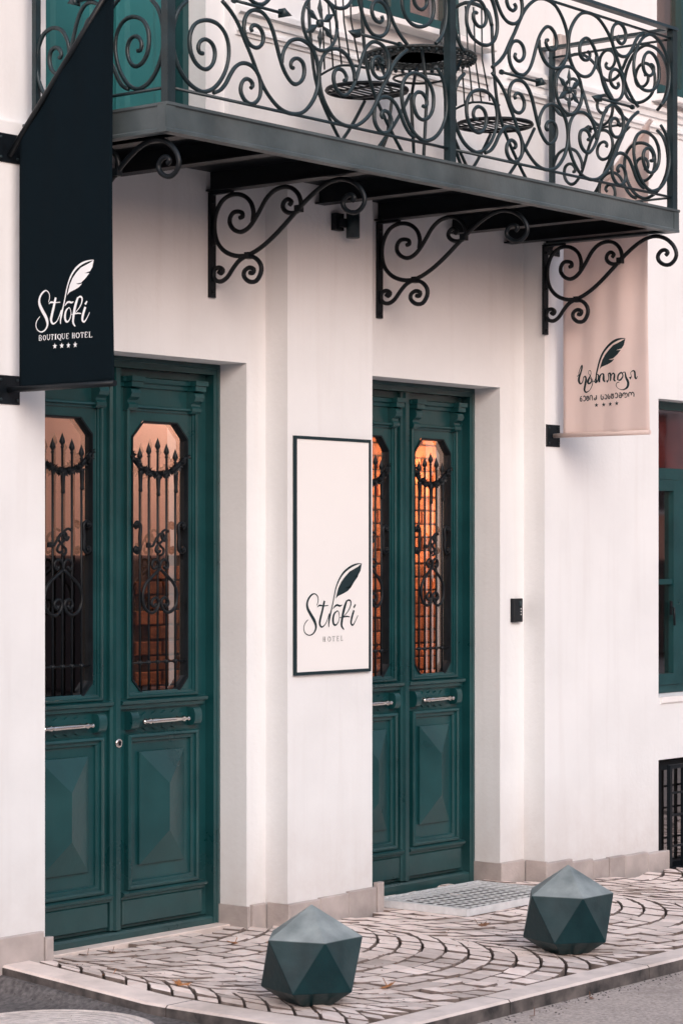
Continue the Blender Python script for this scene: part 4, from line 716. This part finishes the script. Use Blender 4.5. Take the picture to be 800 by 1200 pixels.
BAN2= [[(6.896, 2.609, 0.012), (6.893, 2.629, 0.006), (6.89, 2.65, 0.007), (6.882, 2.68, 0.007), (6.871, 2.716, 0.008), (6.852, 2.754, 0.009), (6.823, 2.785, 0.01), (6.786, 2.807, 0.011), (6.75, 2.818, 0.008), (6.715, 2.821, 0.002)], [(7.02, 2.64, 0.003), (7.01, 2.644, 0.003), (7.006, 2.665, 0.003), (6.991, 2.695, 0.004), (6.987, 2.688, 0.008), (6.995, 2.66, 0.008), (7.006, 2.634, 0.01), (7.007, 2.612, 0.01), (6.996, 2.599, 0.006), (6.982, 2.611, 0.004), (6.976, 2.633, 0.004), (6.964, 2.636, 0.006), (6.959, 2.619, 0.01), (6.966, 2.588, 0.011), (6.97, 2.566, 0.01), (6.958, 2.553, 0.006), (6.935, 2.562, 0.003), (6.918, 2.586, 0.003), (6.915, 2.61, 0.003), (6.93, 2.637, 0.002), (6.942, 2.651, 0.002), (6.939, 2.664, 0.002), (6.929, 2.664, 0.003), (6.924, 2.65, 0.002), (6.935, 2.629, 0.007), (6.946, 2.609, 0.011), (6.94, 2.598, 0.007), (6.924, 2.604, 0.006), (6.924, 2.619, 0.003), (6.935, 2.629, 0.003)], [(6.924, 2.608, 0.003), (6.905, 2.608, 0.003), (6.895, 2.602, 0.009), (6.884, 2.611, 0.005), (6.879, 2.633, 0.007), (6.885, 2.645, 0.004)], [(6.875, 2.601, 0.008), (6.873, 2.628, 0.009), (6.861, 2.644, 0.005), (6.849, 2.64, 0.008), (6.849, 2.614, 0.01), (6.84, 2.602, 0.005)], [(6.83, 2.602, 0.011), (6.818, 2.61, 0.004), (6.816, 2.63, 0.005), (6.82, 2.641, 0.004), (6.806, 2.644, 0.008), (6.802, 2.625, 0.008), (6.805, 2.605, 0.006)], [(6.802, 2.627, 0.004), (6.788, 2.644, 0.005), (6.777, 2.635, 0.008), (6.78, 2.611, 0.009), (6.77, 2.602, 0.004)], [(6.757, 2.607, 0.006), (6.754, 2.631, 0.007), (6.736, 2.645, 0.006), (6.727, 2.628, 0.005), (6.74, 2.608, 0.007), (6.753, 2.606, 0.005)], [(6.729, 2.644, 0.003), (6.716, 2.646, 0.004), (6.711, 2.62, 0.008), (6.699, 2.593, 0.01), (6.704, 2.568, 0.009), (6.727, 2.556, 0.004), (6.753, 2.563, 0.002), (6.767, 2.579, 0.003), (6.761, 2.593, 0.003), (6.748, 2.596, 0.003)], [(6.691, 2.613, 0.011), (6.681, 2.623, 0.003), (6.686, 2.642, 0.002), (6.671, 2.652, 0.005), (6.661, 2.644, 0.008), (6.659, 2.618, 0.008), (6.652, 2.61, 0.005), (6.645, 2.622, 0.003)], [(6.987, 2.514, 0.004), (6.988, 2.519, 0.004), (6.992, 2.521, 0.004), (6.996, 2.521, 0.004), (6.999, 2.517, 0.004), (6.999, 2.512, 0.004), (6.996, 2.509, 0.004), (6.992, 2.508, 0.004), (6.988, 2.51, 0.004), (6.987, 2.514, 0.004)], [(6.999, 2.518, 0.004), (6.998, 2.527, 0.003), (6.993, 2.532, 0.004), (6.988, 2.531, 0.004)], [(6.977, 2.528, 0.004), (6.973, 2.533, 0.004), (6.967, 2.533, 0.004), (6.962, 2.525, 0.004), (6.962, 2.515, 0.004), (6.97, 2.508, 0.004), (6.977, 2.512, 0.004)], [(6.954, 2.521, 0.004), (6.955, 2.518, 0.004), (6.954, 2.514, 0.004), (6.952, 2.511, 0.004), (6.949, 2.509, 0.004), (6.946, 2.509, 0.004), (6.943, 2.511, 0.004), (6.941, 2.514, 0.004), (6.94, 2.517, 0.004), (6.941, 2.521, 0.004)], [(6.954, 2.52, 0.003), (6.954, 2.53, 0.004), (6.949, 2.532, 0.003), (6.947, 2.526, 0.004), (6.947, 2.519, 0.004)], [(6.947, 2.526, 0.004), (6.945, 2.532, 0.004), (6.941, 2.528, 0.003), (6.941, 2.52, 0.004)], [(6.932, 2.51, 0.004), (6.933, 2.522, 0.004), (6.929, 2.534, 0.003), (6.92, 2.534, 0.004), (6.916, 2.522, 0.004), (6.917, 2.509, 0.003)], [(6.893, 2.535, 0.004), (6.892, 2.518, 0.004), (6.898, 2.511, 0.004), (6.905, 2.513, 0.004), (6.904, 2.519, 0.003), (6.892, 2.521, 0.003)], [(6.863, 2.537, 0.004), (6.865, 2.522, 0.004), (6.86, 2.512, 0.004), (6.853, 2.513, 0.004), (6.85, 2.522, 0.004), (6.855, 2.527, 0.004)], [(6.84, 2.537, 0.003), (6.831, 2.533, 0.003), (6.827, 2.525, 0.004), (6.829, 2.515, 0.004), (6.836, 2.513, 0.004), (6.842, 2.518, 0.004)], [(6.818, 2.538, 0.004), (6.819, 2.524, 0.004), (6.815, 2.514, 0.004), (6.809, 2.515, 0.004), (6.807, 2.523, 0.004), (6.811, 2.528, 0.004)], [(6.798, 2.526, 0.004), (6.799, 2.523, 0.004), (6.799, 2.519, 0.004), (6.796, 2.516, 0.004), (6.793, 2.515, 0.004), (6.789, 2.514, 0.003), (6.785, 2.516, 0.004), (6.783, 2.519, 0.004), (6.782, 2.522, 0.004), (6.783, 2.526, 0.004)], [(6.798, 2.525, 0.003), (6.798, 2.535, 0.004), (6.793, 2.537, 0.003), (6.791, 2.531, 0.004), (6.791, 2.524, 0.004)], [(6.791, 2.531, 0.004), (6.787, 2.537, 0.004), (6.783, 2.533, 0.003), (6.783, 2.525, 0.004)], [(6.772, 2.535, 0.004), (6.768, 2.54, 0.004), (6.762, 2.539, 0.003), (6.757, 2.532, 0.004), (6.757, 2.522, 0.004), (6.765, 2.515, 0.004), (6.772, 2.518, 0.003)], [(6.735, 2.522, 0.003), (6.736, 2.527, 0.004), (6.74, 2.529, 0.003), (6.745, 2.529, 0.004), (6.748, 2.525, 0.003), (6.748, 2.521, 0.004), (6.745, 2.517, 0.004), (6.74, 2.516, 0.004), (6.736, 2.518, 0.004), (6.735, 2.522, 0.003)], [(6.735, 2.525, 0.003), (6.735, 2.534, 0.004), (6.741, 2.54, 0.004), (6.747, 2.538, 0.004)], [(6.728, 2.522, 0.004), (6.727, 2.535, 0.004), (6.72, 2.54, 0.004), (6.716, 2.534, 0.004), (6.716, 2.526, 0.004)], [(6.716, 2.534, 0.004), (6.71, 2.539, 0.003), (6.704, 2.533, 0.004), (6.704, 2.523, 0.003), (6.71, 2.516, 0.003), (6.718, 2.519, 0.004)], [(6.695, 2.519, 0.004), (6.696, 2.533, 0.004), (6.69, 2.541, 0.004), (6.682, 2.537, 0.004), (6.68, 2.526, 0.004)], [(6.681, 2.536, 0.004), (6.672, 2.541, 0.004), (6.665, 2.531, 0.004), (6.666, 2.518, 0.004)]]
BAN2_V= [(6.763, 2.796), (6.786, 2.789), (6.815, 2.767), (6.839, 2.744), (6.857, 2.716), (6.873, 2.669), (6.86, 2.681), (6.823, 2.692), (6.797, 2.702), (6.779, 2.716), (6.802, 2.714), (6.817, 2.717), (6.786, 2.721), (6.759, 2.739), (6.738, 2.762), (6.766, 2.762), (6.734, 2.769), (6.721, 2.787), (6.713, 2.82), (6.734, 2.808)]
ST2= [(6.892, 2.483), (6.848, 2.484), (6.805, 2.485), (6.763, 2.487)]

sg=thing('hotel_wall_sign','tall white sign with thin dark border and feather logo on the middle pillar','sign',(8.776,P0,1.15))
sx0,sx1,sz0,sz1=8.498,9.056,1.150,2.250
m2=MB(); m2.box(sx0,sx1,P0-.012,P0-.0005,sz0,sz1); m2.build('sign_face','sign_board',sg)
m2=MB(); m2.frame(sx0-.002,sx1+.002,sz0-.002,sz1+.002,[(0,P0-.002),(0,P0-.016),(.014,P0-.016),(.014,P0-.0118)]); m2.build('sign_border','dark_print',sg)
emblem(sg,SIGN,SIGN_V,lambda a,b,h:(a,P0-.0132-h,b),'dark_print')
def banner(x,cl,m_,strokes,vane,stars,qi,label,zoff=0,fold=.003):
    yi,yo=7.100,6.572; zb=2.325+zoff; zi=3.385; zo=3.92
    t=thing('hotel_banner',label,'banner',(x,P0,zb))
    def bulge(y,z): return fold*math.sin((y-yo)*38+1.5*z)*(.35+.65*max(0,min(1,(z-2.5))))+fold*.6*math.sin((y-yo)*13+2)
    m2=MB(); ny,nz=26,36
    vs=[]
    for j in range(nz+1):
        for i in range(ny+1):
            a=i/ny; yy=yi+(yo-yi)*a+.010*math.sin(math.pi*j/nz)*a; zt=zi+(zo-zi)*a; zz=zb+(zt-zb)*j/nz
            vs.append((x+bulge(yy,zz),yy,zz))
    m2.add(vs,[(j*(ny+1)+i,j*(ny+1)+i+1,(j+1)*(ny+1)+i+1,(j+1)*(ny+1)+i) for j in range(nz) for i in range(ny)],True)
    bn=m2.build('banner_cloth',cl,t)
    sol=bn.modifiers.new('thickness','SOLIDIFY'); sol.thickness=.0012; sol.offset=1 if False else 0
    m2=MB(); m2.tube([(x,P0-.01,zb+.012),(x,yo-.004,zb+.012)],.0125,10) ; m2.build('lower_pole',cl if 'rose' in cl else 'black',t)
    m2=MB(); m2.tube([(x,P0-.005,zb+.012),(x,yi-.01,zb+.012)],.008,8); m2.build('lower_arm','iron',t)
    m2=MB(); m2.tube([(x,P0-.01,zi-.075),(x,yo-.01,zo+.012)],.0125,10); m2.build('upper_pole',cl if 'rose' in cl else 'black',t)
    for zc in (zb+.012,zi-.045):
        m2=MB(); m2.cbox(x-.062,x+.062,P0-.008,P0-.0005,zc-.058,zc+.058,.003); pt=m2.build('mounting_plate','black',t)
        for dx in (-.045,.045):
            for dz in (-.04,.04):
                m2=MB(); m2.lathe('y',(x+dx,P0-.008,zc+dz),[(.006,0),(.006,-.004),(.003,-.006)],8); m2.build('bolt','iron',pt)
    emblem(t,strokes,vane,lambda a,b,h:(x+bulge(a,b)-.0016-h,a,b),m_,stars,.0125,qi)
    return t
banner(6.72,'navy_cloth','white_print',BAN1,BAN1_V,ST1,3,'dark navy hotel banner with white feather logo hanging at the far left',.03,.0035)
banner(10.62,'rose_cloth','dark_print',[[(p,q,w*1.3) for p,q,w in st] for st in BAN2],BAN2_V,ST2,0,'pale rose hotel banner with dark Georgian lettering right of the balcony',-.005,.009)
# ================================================================ SMALL FIXTURES
wl=thing('wall_spotlight','small dark cylindrical wall light high on the middle pillar','wall light',(8.87,P0,3.26))
m2=MB(); m2.box(8.775,8.835,P0-.03,P0-.0005,3.225,3.305); m2.box(8.79,8.86,P0-.05,P0-.03,3.24,3.28); m2.build('mount','black',wl)
m2=MB(); m2.lathe('z',(8.862,P0-.062,3.19),[(.028,0),(.032,.002),(.032,.128),(.028,.130)],20); m2.build('lamp_body','iron',wl)
ic=thing('door_intercom','small black intercom keypad on the wall right of the second door','intercom',(10.465,P1,1.41))
m2=MB(); m2.cbox(10.425,10.505,P1-.026,P1-.0005,1.350,1.474,.004); ib=m2.build('body','black',ic)
m2=MB(); m2.box(10.470,10.498,P1-.0285,P1-.0255,1.435,1.462); m2.build('camera_eye','iron',ic)
for z in (1.42,1.405,1.39):
    m2=MB(); m2.box(10.482,10.490,P1-.0275,P1-.0258,z-.003,z+.003); m2.build('button','steel',ic)
ub=thing('utility_box','small pale box on the upper wall behind the balcony railing','box',(10.66,P0,4.38))
m2=MB(); m2.cbox(10.625,10.72,P0-.05,P0-.0005,4.32,4.45,.006); m2.build('casing','stone',ub)
m2=MB(); m2.cbox(10.632,10.713,P0-.054,P0-.0503,4.328,4.442,.002); m2.build('cover','stone',ub)
# steel entrance grate
mt=thing('entrance_grate','rectangular galvanised steel entrance grate on cobbles before the second door','door mat',(9.6,6.98,.02))
gx0,gx1,gy0,gy1=9.19,10.05,6.685,7.245; zt=.038
m2=MB(); e=.012
m2.box(gx0,gx1,gy0,gy0+e,.004,zt); m2.box(gx0,gx1,gy1-e,gy1,.004,zt); m2.box(gx0,gx0+e,gy0+e,gy1-e,.004,zt); m2.box(gx1-e,gx1,gy0+e,gy1-e,.004,zt); fr_=m2.build('frame','steel',mt)
n=16
for i in range(1,n):
    x=gx0+(gx1-gx0)*i/n; m2=MB(); m2.box(x-.0028,x+.0028,gy0+e,gy1-e,zt-.007,zt-.003); m2.build('slat','steel',mt)
for j in range(1,9):
    y=gy0+(gy1-gy0)*j/9; m2=MB(); m2.box(gx0+e,gx1-e,y-.0025,y+.0025,zt-.008,zt-.0042); m2.build('cross_bar','steel',mt)
m2=MB(); m2.box(gx0+e,gx1-e,gy0+e,gy1-e,.003,.006); m2.build('tray','black',mt)
# bollards: flat-bottomed icosahedra
def bollard(x,y,phi,label,z0=0):
    t=thing('bollard',label,'bollard',(x,y,z0),'faceted green bollards along the kerb'); Rr=.2165
    cz=z0+.727*Rr; ring=.8944*Rr; h=.4472*Rr
    V=[(x,y,cz+Rr)]
    for k in range(5): a=phi+R(72*k); V.append((x+ring*math.cos(a),y+ring*math.sin(a),cz+h))
    for k in range(5): a=phi+R(72*k+36); V.append((x+ring*math.cos(a),y+ring*math.sin(a),cz-h))
    fr_=.5
    for k in range(5): a=phi+R(72*k+36); V.append((x+ring*fr_*math.cos(a),y+ring*fr_*math.sin(a),cz-h-(Rr-h)*fr_))
    F=[(0,1+k,1+(k+1)%5) for k in range(5)]+[(1+k,6+k,1+(k+1)%5) for k in range(5)]+[(1+(k+1)%5,6+k,6+(k+1)%5) for k in range(5)]+[(6+k,11+k,11+(k+1)%5,6+(k+1)%5) for k in range(5)]+[(11,12,13,14,15)]
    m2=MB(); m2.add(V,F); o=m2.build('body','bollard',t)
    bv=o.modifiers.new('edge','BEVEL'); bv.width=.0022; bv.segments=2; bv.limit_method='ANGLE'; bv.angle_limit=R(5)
    return t
camaz=math.atan2(0,0)
def b_phi(x,y,deg):
    # azimuth of an upper-ring vertex: deg measured to the right of the line of sight towards the viewer
    to_cam=math.atan2(-y,-x); return to_cam+R(deg)
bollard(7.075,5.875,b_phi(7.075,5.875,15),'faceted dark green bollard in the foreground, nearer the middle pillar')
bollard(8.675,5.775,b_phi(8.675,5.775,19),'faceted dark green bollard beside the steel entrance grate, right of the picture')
# manhole
mh=thing('manhole_cover','pale round manhole cover with concentric rings in the road by the kerb','manhole cover',(6.235,6.42,ROADZ+.005))
m2=MB(); m2.lathe('z',(6.235,6.42,ROADZ+.005),[(.385,-.01),(.385,.010),(.37,.012),(.368,.003),(.352,.003),(.350,.009)],56); m2.build('rim','mh',mh)
m2=MB(); prof=[(.348,.002)]
r_=.346
while r_>.05: prof+=[(r_,.010),(r_-.022,.010),(r_-.024,.004),(r_-.034,.004)]; r_-=.036
prof+=[(.04,.010),(.001,.010)]
m2.lathe('z',(6.235,6.42,ROADZ+.005),prof,56); lid=m2.build('lid','mh',mh)
m2=MB()
for k in range(36):
    a=2*math.pi*k/36
    for r0 in (.325,.25,.178): 
        aa=a+(r0*9); c_,s_=math.cos(aa),math.sin(aa); m2.tube([(6.235+c_*(r0-.006),6.42+s_*(r0-.006),ROADZ+.011),(6.235+c_*(r0+.008),6.42+s_*(r0+.008),ROADZ+.011)],.006,5)
m2.build('raised_studs','mh',mh,kind='stuff')
# fallen leaves and a pebble
def leafobj(x,y,z,sz,rot,m_,label,tilt=.2):
    ang=[0,18,36,58,80,104,126,150,180,210,234,256,280,302,324,342]; rad=[.30,.55,1.0,.50,.95,.42,.72,.36,.50,.36,.72,.42,.95,.50,1.0,.55]
    vs=[(0,0,.12*sz)]+[(sz*r*math.cos(R(a)),sz*r*math.sin(R(a)),sz*(.22*r*r if i%2==0 else .05)) for i,(a,r) in enumerate(zip(ang,rad))]
    m2=MB(); mt_=Matrix.Rotation(rot,3,'Z')@Matrix.Rotation(tilt,3,'X')
    n=len(ang); vv=[mt_@Vector(v)+Vector((x,y,z)) for v in vs]
    m2.add(vv,[(0,1+i,1+(i+1)%n) for i in range(n)],True)
    st=mt_@Vector((-.9*sz,0,.03))+Vector((x,y,z)); m2.tube([vv[0],vv[9],st],.0016,4)
    o=m2.build('fallen_leaf',m_,fix=False); return tag(o,label,'leaf','fallen leaves on the pavement')
leafobj(7.013,6.494,.006,.050,.3,'leaf','orange maple leaf on the cobbles left of the near bollard')
leafobj(6.975,6.86,.006,.040,2.2,'leaf','small orange leaf beside the side kerb near the first door')
leafobj(7.91,7.015,.006,.034,1.2,'leaf','rusty leaf on the cobbles near the base of the middle pillar')
leafobj(7.50,5.84,.006,.042,4.0,'leaf','bright orange curled leaf right of the near bollard',.4)
leafobj(9.01,6.466,.006,.042,5.0,'leafb','reddish leaf on the cobbles in front of the steel grate')
leafobj(7.40,7.25,.006,.026,.9,'leafb','tiny brown leaf close to the sill of the first door')
leafobj(7.27,7.28,.006,.022,2.9,'leafb','tiniest brown leaf by the left pilaster base')
leafobj(8.02,6.90,.006,.020,2.0,'leaf','tiny rust-coloured leaf on the cobbles below the middle pillar')
m2=MB(); m2.lathe('z',(6.66,6.60,ROADZ),[(.004,0),(.013,.004),(.014,.010),(.008,.016),(.001,.017)],9); tag(m2.build('pebble','pebble'),'small white pebble on the asphalt below the side kerb','pebble')
for (px,py) in ((8.05,5.25),(8.9,5.2),(9.35,5.27),(7.6,5.22)):
    leafobj(px,py,ROADZ+.004,.016,px*7,'leafb','tiny dry leaf in the gutter below the front kerb')
rg=random.Random(11); m2=MB()
for k in range(520):
    if k%4: x,y=rg.uniform(6.9,11.5),5.305-abs(rg.gauss(0,.05))
    else: x,y=6.66-abs(rg.gauss(0,.07)),rg.uniform(5.6,7.1)
    z=rz(x,y)+(.004 if x<6.7 else 0); s_=rg.uniform(.002,.0065); a=rg.uniform(0,6)
    m2.add([(x+s_*math.cos(a+i*1.57)*rg.uniform(.7,1.2),y+s_*math.sin(a+i*1.57),z) for i in range(4)]+[(x,y,z+s_*.8)],[(0,1,4),(1,2,4),(2,3,4),(3,0,4)])
o=m2.build('gutter_grit','kerbface',kind='stuff'); o['label']='fine grit and crumbs lying in the gutter along the kerb'; o['category']='grit'
rg=random.Random(5); m2=MB()
for k in range(420):
    x,y=rg.uniform(6.9,11),rg.uniform(5.5,7.35)
    if y>ymax(x)-.02: continue
    z=gz(x,y)+.001; s_=rg.uniform(.0018,.005); a=rg.uniform(0,6)
    m2.add([(x+s_*math.cos(a+i*1.57)*rg.uniform(.7,1.4),y+s_*math.sin(a+i*1.57),z) for i in range(4)]+[(x,y,z+s_*.7)],[(0,1,4),(1,2,4),(2,3,4),(3,0,4)])
o=m2.build('pavement_litter','leafb',kind='stuff'); o['label']='tiny brown crumbs of dry leaves scattered over the cobbles'; o['category']='leaf litter'
# ================================================================ ACROSS THE STREET (seen mirrored in the door glass)
op=thing('opposite_house','rose plastered house with dark base across the street, mirrored in the door glass','building',(18,-8.6,ROADZ))
m2=MB(); m2.box(-14,52,-11.0,-8.06,1.66,4.4); m2.build('wall','plaster2',op)
m2=MB(); m2.box(-14.05,52,-11.0,-8.0,ROADZ,1.66); m2.build('base','brown',op)
m2=MB(); m2.ledge(-14.1,52.1,[(-11,4.4),(-7.9,4.4),(-7.8,4.5),(-11,4.7)]); m2.build('cornice','plaster2',op)
for x in (-11,-7,-3,1,5,10,14,36.5,40.5,44.2):
    for z in (2.4,):
        m2=MB(); bars(m2,x,x+1.1,-8.06,-7.99,z,z+1.9,.08); m2.box(x+.52,x+.58,-3.055,-7.995,z+.08,z+1.82); f=m2.build('window','lighttrim',op); m2=MB(); m2.box(x+.08,x+1.02,-8.058,-8.04,z+.08,z+1.82); m2.build('pane','brown',f)
gt=thing('dark_reflection_screen','added tall dark reflection gate in the house across the street','screen',(31.5,-7.95,ROADZ))  # unseen plank screen added to darken the second door's reflection
for k in range(30):
    m2=MB(); m2.box(28.4+k*.2,28.59+k*.2,-7.98,-7.93,ROADZ,2.75); m2.build('plank','darkbrown',gt)
